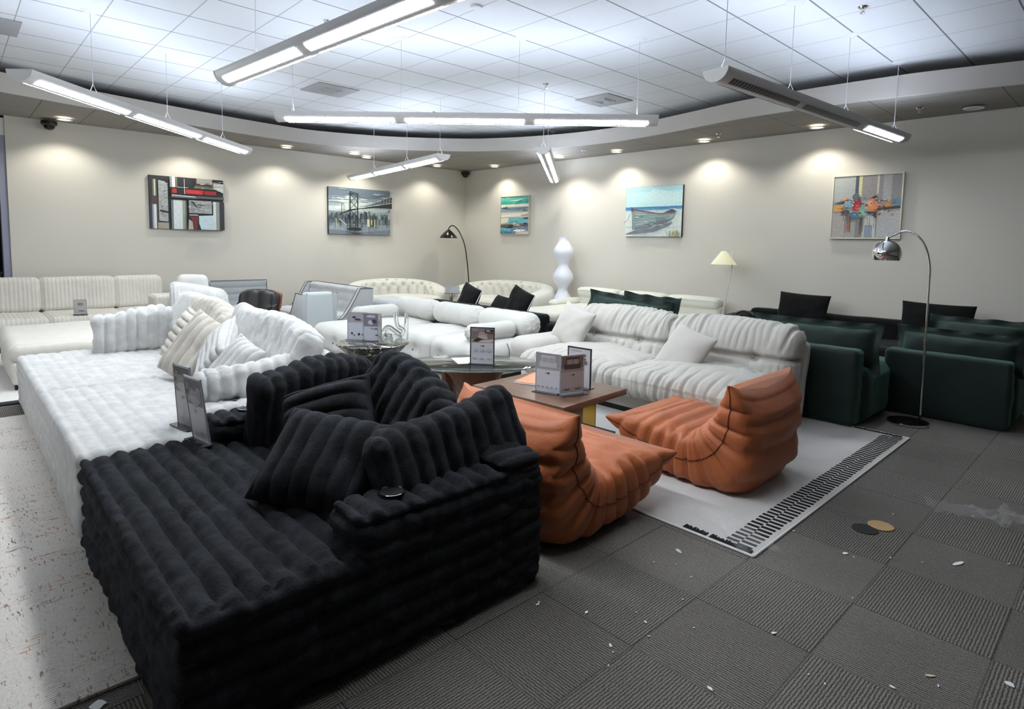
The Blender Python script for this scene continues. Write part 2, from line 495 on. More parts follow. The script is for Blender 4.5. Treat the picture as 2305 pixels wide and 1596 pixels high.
# ================================================================ the room
M_wall = wall_mat(); M_ceil = ceiling_mat(); M_soffit = soffit_mat()
M_fascia = mat('fascia_paint', 'b3aea7', .7)
M_white_metal = mat('white_metal', 'd6d6d6', .4, var=.03)
M_dark = mat('charcoal_plastic', '17181a', .4)
M_chrome = mat('chrome', 'd9dadc', .06, metal=1)
M_glassy = mat('clear_acrylic', 'ffffff', .02, trans=1, ior=1.3)

def quadmesh(name, pts, m):
    return struct(mesh(name, pts, [tuple(range(len(pts)))], m, None, False))
struct(MB().box((-18, -8, -.1), (6, YW+.2, 0)).build('floor', carpet_mat()))
# right display wall runs along x at y = YW, left display wall along y at x = XW and stops at an opening
struct(MB().box((XW, YW, 0), (6, YW+.2, 4.1)).build('wall_right', M_wall))
struct(MB().box((XW-.28, .71, 0), (XW, YW+.2, 4.1)).build('wall_left', M_wall))
M_col = mat('blue_grey_column_paint', '8d8fa0', .6)
struct(MB().box((XW-.285, .62, 0), (XW-.02, .71, 3.05)).build('trim_1', M_col))
struct(MB().box((XW-.28, -4, 3.05), (XW-.02, .71, 3.30)).build('trim_2', mat('white_header_paint', 'd0d0d0', .6)))
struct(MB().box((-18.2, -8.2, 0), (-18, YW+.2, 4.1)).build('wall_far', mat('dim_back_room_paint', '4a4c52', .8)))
struct(MB().box((-18, -8.2, 0), (6, -8, 4.1)).build('wall_back', M_wall))
struct(MB().box((6, -8.2, 0), (6.2, YW+.2, 4.1)).build('wall_near', M_wall))
# ceiling with its wavy soffit
struct(MB().box((-18, -8.2, HC), (6.2, YW+.2, HC+.1)).build('ceiling', M_ceil))
FAS = [(-8.2, -8), (-8.75, -4), (-9.3, -1.6), (-9.72, .3), (-10.06, 1.55), (-10.27, 2.55), (-10.45, 3.5), (-10.55, 4.4), (-10.52, 4.95), (-10.3, 5.6), (-10.0, 6.2), (-9.55, 6.8), (-9.0, 7.36),
       (-8.5, 7.68), (-7.9, 7.95), (-7.2, 8.15), (-6.4, 8.25), (-5.5, 8.17), (-4.7, 8.02), (-4.0, 7.88), (-3.3, 7.84), (-2.6, 7.86), (-1.9, 7.93), (-1.2, 8.1), (-.4, 8.3), (.8, 8.55), (3, 8.8), (6, 8.9)]
FC = [p.to_2d() for p in catmull([(x, y, 0) for x, y in FAS], 5)]
n = len(FC)
FO = []
for i, p in enumerate(FC):       # outer side of the fascia board, 3 cm thick
    d = (FC[min(i+1, n-1)]-FC[max(i-1, 0)]).normalized()
    FO.append((p.x-d.y*.03, p.y+d.x*.03))
V = [(p.x, p.y, HS-.004) for p in FC]+[(p.x, p.y, 3.57) for p in FC]+[(x, y, 3.57) for x, y in FO]+[(x, y, HS-.004) for x, y in FO]
Fc = []
for i in range(n-1):
    for k in range(4): Fc.append((k*n+i, k*n+i+1, ((k+1) % 4)*n+i+1, ((k+1) % 4)*n+i))
fa = struct(mesh('trim_3', V, Fc, M_fascia, None, False, weld=True))
fa.data.polygons.foreach_set('use_smooth', [True]*len(fa.data.polygons)); fa.data.set_sharp_from_angle(angle=.7)
out = []
for p in FC:      # outer edge of the soffit: the walls
    if p.y < 7.2: out.append((XW-.02, p.y, HS) if p.y > .7 else (-18, p.y, HS))
    else: out.append((p.x, YW+.02, HS))
k = [i for i, q in enumerate(out) if q[1] >= YW][0]
V = [(p.x, p.y, HS) for p in FC]+out
Fc = [(i, i+1, n+i+1, n+i) for i in range(n-1) if i+1 != k]
V.append((XW-.02, YW+.02, HS)); Fc += [(k-1, k, n+k, len(V)-1), (k-1, len(V)-1, n+k-1)]
m_ = len(V); V += [(x, y, HS+.03) for x, y, z in V]
Fc += [tuple(m_+i for i in f[::-1]) for f in Fc]
struct(mesh('ceiling_soffit', V, Fc, M_soffit, None, False))

# ================================================================ pendant lights
M_pend = mat('satin_grey_aluminium', 'd8d8da', .45, var=.02)
M_lit = louver_mat('lit_louver', STRIP_W); M_dim = louver_mat('dim_lit_louver', STRIP_W*.5); M_unlit = louver_mat('unlit_louver', 0)
M_tube = emit('uplight_tube', 'e3eeff', UP_W)
M_wire = mat('steel_cable', 'c9cbce', .35, metal=.6)
def pendant(a, b, label, cables, lit=(1, 1, 1), zt=2.93, up=True, win=None, lamp=None):
    a = Vector((*a, 0)); b = Vector((*b, 0)); d = b-a; Lg = d.length; rz = math.atan2(d.y, d.x)
    c = (a+b)/2
    t = thing('pendant_light', label, 'light', (c.x, c.y, zt-.1), rz, 'linear pendant lights under the white ceiling')
    # hull: half-ellipse underside, open trough on top
    W, D = .105, .095
    arc = [(W*math.cos(q), .1-D*math.sin(q)) for q in np.linspace(0, PI, 15)]
    inner = [(-W+.012, .1), (-W+.03, .05), (W-.03, .05), (W-.012, .1)]
    sec = [(y, z) for y, z in arc]+inner
    MB().prism([(y, z) for y, z in sec], -Lg/2, Lg/2, tf=lambda y, z, x: (x, y, z)).build('housing', M_pend, t, smooth=True)
    for s in (-1, 1):
        e = MB().prism([(y*1.03, .1+(z-.1)*1.03) for y, z in arc], s*Lg/2-.006, s*Lg/2+.006, tf=lambda y, z, x: (x, y, z)).build('end_cap', M_white_metal, t)
    if up:
        tb = MB()
        for y in (-.035, .035): tb.tube([(-Lg/2+.05, y, .07), (Lg/2-.05, y, .07)], .014, 8)
        tb.build('lamp_tube', M_tube, t, smooth=True)
    wins = win or [(-.475, -.185), (-.155, .155), (.185, .475)]
    for i, (w0, w1) in enumerate(wins):
        for s in (-1, 1):
            qs = [PI/2+s*q for q in np.linspace(.30, .86, 5)]
            V = []; nx = 2
            for x in (w0*Lg, w1*Lg):
                V += [(x, (W+.0025)*math.cos(q), .1-(D+.0025)*math.sin(q)) for q in qs]
            Fc = [(k, k+1, 5+k+1, 5+k) for k in range(4)]
            mesh('louver', V, Fc, (lamp or M_lit) if lit[i] else M_unlit, t, True)
            V2 = []
    for cx in cables:
        x = cx*Lg; top = HC-(zt-.1)
        MB().tube([(x, -.05, .09), (x, 0, .2), (x, .05, .09)], .003, 6).tube([(x, 0, .2), (x, 0, top)], .003, 6).build('cable', M_wire, t)
        MB().lathe([(.0, top-.022), (.02, top-.022), (.055, top-.012), (.075, top-.001)], 24, (x, 0, 0)).build('ceiling_canopy', M_white_metal, t, smooth=True)
    return t
pendant((-6.38, .50), (-9.3, 3.30), 'grey pendant light hanging nearest the opening at the end of the left wall', (-.29, .01, .33))
pendant((-5.25, 1.73), (-1.3, 2.05), 'large grey pendant light hanging closest above the white chaises', (-.37, .12, .4))
pendant((-6.42, 2.62), (-3.6, 5.40), 'long pendant light seen side-on across the middle of the ceiling', (-.46, -.17, .14, .45))
pendant((-7.2, 5.37), (-11.05, 5.98), 'small far pendant light slanting above the bridge painting', (-.47, -.17, .2), zt=2.89, lamp=M_dim)
pendant((-5.78, 5.98), (-8.35, 9.0), 'pendant light seen end-on above the white lamp tower', (-.46, -.18, .3), zt=2.92, lamp=M_dim)
pendant((-2.33, 4.25), (-2.08, 8.1), 'half-unlit pendant light with two dark sections above the green sofas', (-.47, -.2, .1, .44), lit=(0, 0, 1), win=[(-.47, -.19), (-.16, .15), (.2, .46)])

# the row goes on behind the viewer
pendant((-8.3, -1.5), (-5.0, -3.4), 'pendant light of the same row hanging past the flecked rug', (-.46, 0, .46))

# ================================================================ ceiling hardware
M_lens = emit('downlight_lens', 'fff4dd', 9.0)
M_ring = mat('downlight_trim', 'dcdad6', .4)
def downlight(x, y, label, w=SPOT_W, z=HS-.03, on=True):
    t = thing('recessed_downlight', label, 'light', (x, y, z), 0, 'recessed downlights in the lowered ceiling edge')
    MB().lathe([(.075, .0), (.085, -.008), (.1, -.008), (.105, .0)], 32, cap=False).build('trim_ring', M_ring, t, smooth=True)
    MB().lathe([(.0, .002), (.076, .001)], 32, cap=False).build('lens', M_lens if on else M_ring, t)
    if on:
        ld = bpy.data.lights.new('downlight_beam', 'SPOT'); ld.energy = w; ld.color = (1, .96, .86)
        ld.spot_size = math.radians(128); ld.spot_blend = .55; ld.shadow_soft_size = .05
        lo = bpy.data.objects.new('downlight_beam', ld); COL.objects.link(lo); lo.parent = t; lo.location = (0, 0, -.015)
for x, y, lb in [(-11.2, 1.37, 'recessed downlight over the start of the left wall, beside the black dome camera'), (-11.2, 3.1, 'recessed downlight washing the red and black abstract painting'), (-11.2, 4.72, 'recessed downlight between the abstract and bridge paintings'),
                 (-10.9, 5.95, 'recessed downlight set in from the wall before the bridge painting'), (-11.2, 6.39, 'recessed downlight over the bridge painting'), (-11.2, 8.17, 'recessed downlight on the left wall nearest the room corner'),
                 (-10.2, 9.02, 'recessed downlight over the small turquoise seascape'), (-8.1, 8.85, 'recessed downlight behind the end-on pendant light'), (-6.83, 9.01, 'recessed downlight over the boat painting, on its corner side'), (-5.09, 9.02, 'recessed downlight over the wall between boat and abstract paintings'),
                 (-3.35, 9.0, 'recessed downlight over the framed orange and blue abstract painting')]:
    downlight(x, y, lb)
downlight(-1.57, 8.97, 'unlit recessed downlight furthest along the right wall', on=False)
M_vent = mat('grey_vent_grille', '9a9b9d', .5)
M_vent2 = mat('vent_core', 'b4b5b6', .5)
for x, y, lb in [(-8.05, 4.02, 'square grey air vent in the ceiling beside the long pendant light'), (-5.6, 7.05, 'square grey air vent in the ceiling above the white lamp tower'), (-8.15, .36, 'square grey air vent at the ceiling edge over the left opening')]:
    t = thing('ceiling_vent', lb, 'vent', (x, y, HC-.002), 0, 'square air vents in the white ceiling')
    MB().box((-.297, -.297, -.012), (.297, .297, 0)).build('face_plate', M_vent, t, bevel=.004)
    v = MB()
    for r in (.07, .12): v.box((-r, -r, -.02), (r, -r+.012, -.012)).box((-r, r-.012, -.02), (r, r, -.012)).box((-r, -r, -.02), (-r+.012, r, -.012)).box((r-.012, -r, -.02), (r, r, -.012))
    v.build('diffuser_core', M_vent2, t)
for x, y, z, lb in [(-1.87, 5.88, HC, 'chrome sprinkler head in the white ceiling above the unlit pendant'), (-8.14, 5.85, HC, 'small sprinkler head far back in the white ceiling'), (-5.6, 2.77, HC, 'sprinkler head behind the large near pendant light'), (-5.62, 5.85, HC, 'sprinkler head beside the end-on pendant cable'),
                    (-2.02, 8.55, HS-.03, 'sprinkler head in the soffit next to the unlit downlight'), (-4.59, 8.54, HS-.03, 'sprinkler head in the soffit by the lit downlights'), (-7.19, 8.51, HS-.03, 'sprinkler head in the soffit near the room corner')]:
    t = thing('sprinkler_head', lb, 'sprinkler', (x, y, z), 0, 'fire sprinkler heads')
    MB().lathe([(.0, -.012), (.03, -.012), (.042, -.001)], 20).build('escutcheon', M_chrome, t, smooth=True)
    MB().tube([(0, 0, -.01), (0, 0, -.045)], .009, 8).tube([(-.014, 0, -.03), (-.012, 0, -.055)], .003, 6).tube([(.014, 0, -.03), (.012, 0, -.055)], .003, 6).build('frame', M_chrome, t)
    MB().lathe([(.0, -.06), (.02, -.058), (.021, -.055), (.0, -.055)], 12).build('deflector', M_chrome, t)
o = MB().lathe([(.03, -.02), (.05, -.02), (.055, -.001)], 24, (-4.28, 3.54, HC)).build('smoke_detector', M_white_metal, None, smooth=True)
tag(o, 'small round white smoke detector alone on the ceiling', 'detector')
for x, y, lb in [(-11.52, 1.22, 'black dome camera at the top of the left wall near the opening'), (-11.55, 9.27, 'black dome camera tucked into the corner of the two walls')]:
    t = thing('dome_camera', lb, 'camera', (x, y, HS-.03), 0, 'black security dome cameras')
    MB().lathe([(.10, 0), (.105, -.05), (.08, -.07)], 24).build('base_ring', M_dark, t, smooth=True)
    MB().lathe([(.075, -.068), (.068, -.1), (.045, -.125), (.0, -.135)], 24).build('dome', mat('smoked_dome', '0b0b0c', .08), t, smooth=True)
# ================================================================ materials for the furniture
M_black = fur_mat('black_plush', '040506', '2b2d34', 22, 1.0, .12, 'b4bccb')
M_whitep = fur_mat('white_plush', 'c6c6c6', 'dfdedc', 24, .5, .3)
M_cream = fur_mat('cream_plush', 'c6beb4', 'd9d3ca', 24, .5, .3)
M_cord = mat('ivory_corduroy', 'cfcbc2', .85, bump=.35, bscale=120, var=.04, vscale=10, sheen=.3)
M_boucle = mat('white_boucle', 'e4e5e3', .9, bump=.5, bscale=160, var=.02, sheen=.2)
M_offw = mat('off_white_suede', 'c8c7c3', .85, bump=.15, bscale=150, var=.03, vscale=5, sheen=.25)
M_cloud = mat('pale_linen', 'bbb8b2', .85, bump=.25, bscale=220, var=.03, vscale=4, sheen=.2)
M_creaml = mat('cream_leather', 'cfcfc4', .55, bump=.08, bscale=120, var=.02)
M_tuft = mat('ivory_velvet', 'd2d0c6', .8, bump=.12, bscale=160, var=.03, sheen=.3)
M_grey = mat('light_grey_cloth', 'b4b7ba', .85, bump=.25, bscale=260, var=.03, sheen=.15)
M_pipe = mat('dark_piping', '4b4d51', .7)
M_green = mat('dark_green_velvet', '081d19', .75, bump=.15, bscale=130, var=.18, vscale=5, sheen=.4, tint='8fd0bd')
M_nearblack = mat('black_linen', '0a0b0d', .85, bump=.25, bscale=240, var=.08, sheen=.06, spec=.2)
M_orange = mat('burnt_orange_leather', 'ae6036', .55, bump=.18, bscale=70, var=.07, vscale=5, sheen=.12)
M_seam = mat('orange_seam', '6a3018', .7)
M_paper = mat('white_paper', 'ebecee', .6)
M_walnut = wood_mat('walnut_veneer', '5d4234', '7d5c48', 7, 0)
M_walnutv = wood_mat('walnut_leg', '5b3a2a', '7a5240', 7, 2)
M_paint = paint_mat(); M_print = print_mat()

# ================================================================ rugs
M_fleck = fleck_rug_mat()
o = MB().box((-6.72, -2.2, .0), (-2.4, 1.1, .014)).build('area_rug', M_fleck, bevel=.004)
tag(o, 'cream area rug with brown and rust flecks beside the white and black chaises', 'rug')
t = thing('area_rug', 'white rug with a dark end border lying under the ivory corduroy ottoman', 'rug', (-9.3, 0, 0))
MB().box((-2.4, -2.2, 0), (2.0, 1.6, .012)).build('field', mat('white_rug_pile', 'dedbd6', .95, bump=.4, bscale=120), t)
MB().box((1.96, -2.2, 0), (2.08, 1.6, .015)).build('border', mat('dark_rug_border', '2c2e35', .95, bump=.4, bscale=120), t)
# pale rug with the black dash border
t = thing('area_rug', 'pale grey rug with black dashes along one edge under the orange seats', 'rug', (-1.29, 2.975, 0))
M_pale = mat('pale_rug_pile', 'c9c6c4', .95, bump=.35, bscale=150, var=.05, vscale=3)
MB().box((-4.1, 0, 0), (0, 2.95, .010)).build('field', M_pale, t, bevel=.003)
M_dash = mat('black_rug_dash', '121113', .95, bump=.3, bscale=150)
d = MB(); rng = random.Random(3)
for i in range(58):
    y = .05+i*.0492
    j = rng.uniform(-.004, .004)
    d.box((-.115+j, y, .0095), (-.035+j, y+.024, .0125))
    if i < 57: d.box((-.185+j, y+.0246, .0095), (-.118+j, y+.0486, .0125))
d.build('dash_border', M_dash, t)
for (x0, x1, yy) in ((-.42, -.28, .012), (-.26, -.02, .012), (-.42, -.05, 2.90)):
    b = MB(); x = x0
    while x < x1:
        hgt = rng.uniform(.028, .05); b.box((x, yy, .0095), (x+.007, yy+hgt, .0125)); x += .0065
    b.build('border_block', M_dash, t)
MB().tube([(-4.1, 0, .006), (-.003, 0, .006), (0, .003, .006), (0, 2.95, .006), (-4.1, 2.95, .006)], .007, 6).build('binding', mat('rug_binding', 'e0dedb', .9), t)

# ================================================================ plush chaise sofas
def chaise(x0, label, m, seed, dark, W=1.75, sides=(0, 1)):
    """double chaise 1.75 wide, foot end at y=.43, back at y=2.0"""
    t = thing('chaise_sofa', label, 'sofa', (x0, .43, 0), 0, 'deep plush chaise sofas standing in a row')
    D = 1.57
    amp = .044 if dark else .012; an = 1. if dark else .5
    def dsp(P, Nn):
        tz = np.abs(Nn[:, 2])**2
        d = tz*chan(P[:, 1], .083, amp, .2)+(1-tz)*chan(P[:, 2]+.02*np.sin(P[:, 0]*2+P[:, 1]), .085, amp*.9)
        q = P+seed
        return d+an*(.010*vnoise(q, 4)+.006*vnoise(q, 11))+(.008*vnoise(q, 21)+.006*vnoise(q, 38) if dark else .003*vnoise(q, 30))
    softbox('seat', (W, D-.25, .47), m, t, .05, disp=dsp, at=(W/2, (D-.25)/2, .24), steps=(.02, .012, .015))
    for s, x in [((0, .125), (1, W-.125))[k] for k in sides]:
        a = softbox('arm', (.25, .98, .60), m, t, .055, disp=dsp, at=(x, D-.49, .31), steps=(.025, .012, .016))
        cu = MB().lathe([(.050, .0), (.053, .003), (.049, .004), (.047, .001)], 28, (x, D-.76, .614), cap=False).build('cup_holder', M_chrome, t, smooth=True)
        MB().lathe([(.0, .001), (.048, .002)], 28, (x, D-.76, .614), cap=False).build('cup_well', M_dark, cu)
    softbox('backrest', (W, .26, .64), m, t, .055, disp=lambda P, Nn: (np.abs(Nn[:, 2])**2)*chan(P[:, 0], .085, amp)+(1-np.abs(Nn[:, 2])**2)*chan(P[:, 2], .085, amp*.9)+.012*vnoise(P+seed, 4)+.007*vnoise(P+seed, 11), at=(W/2, D-.13, .33), steps=(.013, .03, .016))
    return t
chaise(-3.67, 'black channelled plush chaise sofa nearest the viewer', M_black, 1.3, True, 1.81)
chaise(-5.44, 'white plush chaise sofa directly beside the black one', M_whitep, 4.1, False, sides=(1,))
chaise(-7.21, 'white plush chaise sofa further along, beside the flat-topped corduroy ottoman', M_whitep, 7.7, False, sides=(0,))
CG = 'loose plush cushions on the chaise sofas'
def plush(label, m, c, yaw, lean, roll, w, h, th, ax=0, pitch=.085, amp=.03, seed=0, box=False, group=CG):
    nm = 'back_cushion' if box else 'throw_pillow'
    if box:
        def dsp(P, Nn):
            return chan(P[:, ax], pitch, amp)*(1-np.abs(Nn[:, ax])**4)+.016*vnoise(P+seed, 5)+.009*vnoise(P+seed, 13)+.006*vnoise(P+seed, 26)
        st = [.03, .03, .03]; st[ax] = .012
        def droop(Q):
            q = Q.copy(); q[:, 1] += -.05*(Q[:, 0]/(w/2))**2*h+.02*np.sin(Q[:, 0]*7+seed); return q
        o = softbox(nm, (w, h, th), m, None, min(.085, th*.48), disp=dsp, steps=st, post=droop)
    else:
        o = cushion(nm, w, h, th, m, n=72, pinch=.05, p=3.2, ch=(ax, pitch, max(amp, .036)), nz=.012, seed=seed)
    pose(o, c, yaw, lean, roll)
    return tag(o, label, 'cushion', group)
R = math.radians
# on the black chaise
plush('large black upright back cushion with vertical channels against the far arm', M_black, (-3.36, 1.56, .675), R(100), R(-12), 0, .82, .46, .22, 0, .082, .035, 1, True)
plush('large black slanting cushion with channels at the back of the black chaise', M_black, (-2.68, 1.74, .70), R(5), R(20), R(-19), .64, .50, .24, 0, .085, .035, 2, True)
plush('small dark bulging cushion sunk between the two large black back cushions', M_black, (-2.84, 1.40, .66), R(35), R(32), R(20), .48, .42, .34, 1, .085, .04, 3)
plush('black channelled throw pillow lying on the seat in front of the near arm', M_black, (-2.42, 1.19, .62), R(40), R(48), R(-8), .58, .46, .26, 0, .085, .032, 4)
plush('long black cushion lying along the near arm of the black chaise', M_black, (-2.14, 1.64, .66), R(92), R(18), R(7), .84, .38, .22, 0, .085, .035, 5, True)
# on the white chaise next to it
plush('long white bolster cushion lying along the arm behind the price stand', M_whitep, (-3.93, 1.52, .70), R(92), R(14), 0, .95, .24, .22, 0, .085, .025, 6, True)
plush('tall white back cushion with a channelled furry end beside the marble table', M_whitep, (-4.32, 1.74, .84), R(3), R(24), R(-6), .95, .42, .24, 0, .085, .018, 7, True)
plush('small white square pillow lying on the white chaise before the tall cushion', M_whitep, (-4.30, 1.42, .72), R(8), R(38), R(-12), .46, .40, .16, 0, .085, .012, 8)
plush('white pillow with horizontal channels between cream and white cushions', M_whitep, (-4.82, 1.46, .72), R(-12), R(30), R(-25), .5, .46, .18, 1, .07, .03, 9)
plush('cream pillow with diagonal channels in the middle of the cushion pile', M_cream, (-5.17, 1.42, .71), R(30), R(28), R(-22), .46, .56, .18, 0, .085, .03, 10)
plush('white pillow with horizontal channels left of the cream diagonal pillow', M_cream, (-5.85, 1.52, .70), R(10), R(28), R(-12), .52, .50, .18, 1, .07, .03, 11)
plush('second tall white back cushion behind the pillow pile, toward the dark chair', M_whitep, (-5.02, 1.82, .84), R(3), R(24), R(-8), .72, .40, .22, 0, .085, .018, 12, True)
# on the far white chaise
plush('wide upright white cushion with broad vertical channels on the far white chaise', M_whitep, (-6.86, 1.34, .67), R(86), R(-10), 0, .72, .45, .2, 0, .088, .03, 13, True)
plush('cream back cushion with channels at the rear of the far white chaise', M_cream, (-5.85, 1.74, .86), R(4), R(24), R(-8), .82, .36, .22, 0, .085, .02, 14, True)
plush('white back cushion rising behind the cream one on the far white chaise', M_whitep, (-6.55, 1.76, .84), R(4), R(18), R(5), .62, .44, .2, 0, .09, .014, 15, True)

# ================================================================ price stands
M_base = mat('smoked_acrylic', '3a3d44', .1, coat=.5)
M_edge = mat('black_sign_frame', '1a1b1e', .35)
M_cardback = mat('white_card_back', 'd9dadd', .3)
translucent(M_cardback.node_tree, M_cardback.node_tree.nodes['Principled BSDF'], (.75, .75, .78))
def stand(label, c, yaw, lean, art, w=.215, h=.33, dark=True, group='clear price stands on the furniture', z0=None):
    t = thing('price_stand', label, 'sign', c, yaw, group)
    T = Matrix.Rotation(-lean, 4, 'X')
    def tilt(o): o.data.transform(T); return o
    tilt(flat_art('printed_card', w*.94, h*.95, art, M_print, t, .0035))
    for o in t.children:
        if o.name.startswith('printed_card'): o.data.transform(Matrix.Translation((0, 0, h/2+.012)) if lean == 0 else T @ Matrix.Translation((0, 0, h/2+.012)) @ T.inverted())
    tilt(MB().box((-w/2, -.003, .006), (w/2, .003, h+.012)).build('panel', M_cardback, t))
    fr = MB()
    e = .005 if dark else .002
    fr.box((-w/2-e, -.006, .004), (-w/2+e, .004, h+.014)).box((w/2-e, -.006, .004), (w/2+e, .004, h+.014)).box((-w/2-e, -.006, h+.009), (w/2+e, .004, h+.009+2*e))
    tilt(fr.build('frame', M_edge if dark else mat('grey_acrylic_edge', '85888e', .15), t))
    MB().box((-w/2-.01, -.05, 0), (w/2+.01, .04, .006)).build('base', M_base, t)
    return t
def blob(cx, cy, rx, ry, n=10, s=0):
    g = random.Random(s)
    return [(cx+rx*math.cos(2*PI*k/n)*g.uniform(.75, 1.1), cy+ry*math.sin(2*PI*k/n)*g.uniform(.75, 1.1)) for k in range(n)]
def sofa_icon(cx, cy, s, c='8a8a90'):
    return [(c, rect(cx-s, cy-.3*s, cx+s, cy+.1*s)), (c, rect(cx-.8*s, cy, cx+.8*s, cy+.55*s)), ('c9c9ce', rect(cx-.7*s, cy+.05*s, cx-.03*s, cy+.4*s)), ('c9c9ce', rect(cx+.03*s, cy+.05*s, cx+.7*s, cy+.4*s))]
def sofa_card(top, sofa, icons=4, bg='dcdce2', icon='9a9aa2', seed=1, chair=False):
    a = [(bg, rect(0, 0, 1, 1)), (top, rect(0, .58, 1, 1)), ('c4c2c6', rect(0, .58, 1, .68))]
    if chair: a += [(sofa, blob(.5, .8, .24, .13, 12, seed)), ('d8cdc8', blob(.52, .74, .25, .07, 12, seed+1)), ('5d4743', [(.05, .62), (.45, .60), (.6, .68), (.3, .74)]), ('e6dfdc', [(.3, .6), (.8, .58), (1, .63), (1, .7), (.45, .66)])]
    else: a += sofa_icon(.5, .76, .38, sofa)
    a += [('77777d', rect(.42, .47, .47, .50)), ('3f4046', rect(.5, .465, .58, .505))]
    for i in range(icons): a += [(icon, blob((i+.5)/icons, .1, .3/icons, .028, 9, seed+i)), (bg, blob((i+.5)/icons, .115, .2/icons, .012, 9, seed+i+5))]
    return a
bed_card = [('d5d3d3', rect(0, 0, 1, 1)), ('8d8b93', rect(0, .56, 1, 1)), ('77757e', rect(.0, .86, 1, 1)), ('c2c0c6', [(.08, .68), (.5, .53), (.95, .66), (.95, .86), (.8, .9), (.6, .8), (.4, .83), (.2, .74)]), ('e1e0e4', [(.12, .66), (.5, .52), (.9, .64), (.6, .73), (.3, .72)]), ('5f5d66', rect(.05, .73, .12, .8)),
            ('a09fa6', rect(.12, .88, .3, .92)), ('66656c', rect(.42, .44, .46, .49)), ('66656c', rect(.52, .44, .56, .49)), ('bdbcc4', blob(.3, .08, .12, .03, 9, 2)), ('bdbcc4', blob(.72, .1, .12, .04, 9, 3))]
bed_card2 = [(('cfcdc9' if c == 'd5d3d3' else 'a5a49f' if c == '8d8b93' else 'b4b3ae' if c == 'c2c0c6' else c), p) for c, p in bed_card]
stand('clear price stand leaning on the black chaise by its far arm', (-3.52, .985, .475), R(8), R(-7), bed_card, .20, .36, False)
stand('clear price stand leaning on the neighbouring white chaise', (-3.87, 1.0, .475), R(10), R(-3), bed_card2, .20, .36, False)
# ================================================================ pale linen sofa
def wrinkle(P, Nn, ax, k, amp, seed, cut=.35):
    w = vnoise(P*np.array([1, 1, 1.]), 2.6, seed)*1.2+vnoise(P, 6, seed+5)*.4
    s = np.sin(P[:, ax]*k+w*4.5)
    m = np.clip(vnoise(P, 3.1, seed+9)*.8+.55, 0, 1)
    return -amp*np.clip((s-cut)/(1-cut), 0, 1)**1.3*m
def build_cloud():
    t = thing('linen_sofa', 'wide pale linen sofa with puffy pleated cushions behind the walnut table', 'sofa', (-3.5, 5.06, 0))
    # local: x right, y back
    MB().box((-1.25, -.42, .07), (1.34, .62, .26)).build('base', M_cloud, t, bevel=.02)
    MB().box((-1.2, -.37, .0), (1.3, .55, .08)).build('plinth', M_dark, t)
    def side(Q):
        q = Q.copy(); q[:, 1] += .05*(Q[:, 2])/.3; q[:, 1] -= np.clip(-q[:, 1]-.1, 0, 1)*np.clip(Q[:, 2]+.05, 0, 1)*.0
        return q
    softbox('side_panel', (.10, 1.05, .42), M_cloud, t, .05, disp=lambda P, Nn: .006*vnoise(P, 6), at=(1.36, .10, .24))
    softbox('rear_panel', (2.7, .16, .72), M_cloud, t, .07, disp=lambda P, Nn: .006*vnoise(P, 6), at=(.08, .60, .40), post=side)
    for i, (x, w) in enumerate(((-.47, 1.28), (.76, 1.30))):
        def dsp(P, Nn, i=i, w=w):
            puff = .085*(np.clip(1-(P[:, 0]/(w/2))**2, 0, 1)*np.clip(1-(P[:, 1]/.62)**2, 0, 1))*(Nn[:, 2] > .3)
            d = (wrinkle(P, Nn, 0, 62, .022, 3+i, .2)+wrinkle(P, Nn, 0, 105, .010, 23+i, .1))*np.clip(np.abs(P[:, 1]+.05)*2.4-.15, 0, 1)+wrinkle(P, Nn, 1, 24, .012, 33+i, .5)+.014*vnoise(P+i, 3)+.006*vnoise(P+i, 9)
            return puff+d+np.where(P[:, 1] < -.3, .04, 0)*0
        softbox('seat_cushion', (w, 1.14, .25), M_cloud, t, .12, steps=(.011, .018, .02), disp=dsp, at=(x, -.08, .34))
    for i, (x, w) in enumerate(((-.47, 1.30), (.78, 1.32))):
        def dsp(P, Nn, i=i, w=w):
            front = (Nn[:, 1] < .2)
            d = (wrinkle(P, Nn, 0, 52, .030, 13+i, .2)+wrinkle(P, Nn, 0, 96, .012, 43+i, .1))*np.clip(.25+np.abs(P[:, 2]-.02)*4.5, 0, 1)+.014*vnoise(P+i*3, 3)+.006*vnoise(P+i, 9)
            d = d-.055*np.exp(-((P[:, 2]-.01)/.022)**2)*front
            for bx in (-.3, .3):
                d = d-.05*np.exp(-(((P[:, 0]-bx)/.06)**2+((P[:, 2]-.01)/.05)**2))*front
            return d+.04*np.clip(1-(P[:, 0]/(w/2))**2, 0, 1)*front
        softbox('back_cushion', (w, .34, .60), M_cloud, t, .15, steps=(.011, .02, .014), disp=dsp, at=(x, .44, .60),
                post=lambda Q: np.stack([Q[:, 0], Q[:, 1]+.28*(Q[:, 2])*1.0, Q[:, 2]], 1))
        for bx in (-.3, .3):
            MB().lathe([(.0, .012), (.014, .010), (.018, 0), (.0, -.004)], 14).build('button', mat('grey_button', '7d7b78', .5), t, smooth=True).matrix_local = Matrix.Translation((x+bx, .262, .61)) @ Matrix.Rotation(R(90), 4, 'X')
    softbox('arm', (.46, 1.0, .26), M_cloud, t, .125, steps=(.03, .013, .02), disp=lambda P, Nn: wrinkle(P, Nn, 1, 60, .016, 31)*np.clip(-P[:, 2]*8+.2, 0, 1)+.01*vnoise(P, 3), at=(-1.2, .02, .44))
    return t
build_cloud()
PG = 'plain throw pillows on the pale linen sofa'
def plain(label, m, c, yaw, lean, roll, w, h, th, group, seed=0, **kw):
    o = cushion('throw_pillow', w, h, th, m, n=32, seed=seed, **kw); pose(o, c, yaw, lean, roll); return tag(o, label, 'cushion', group)
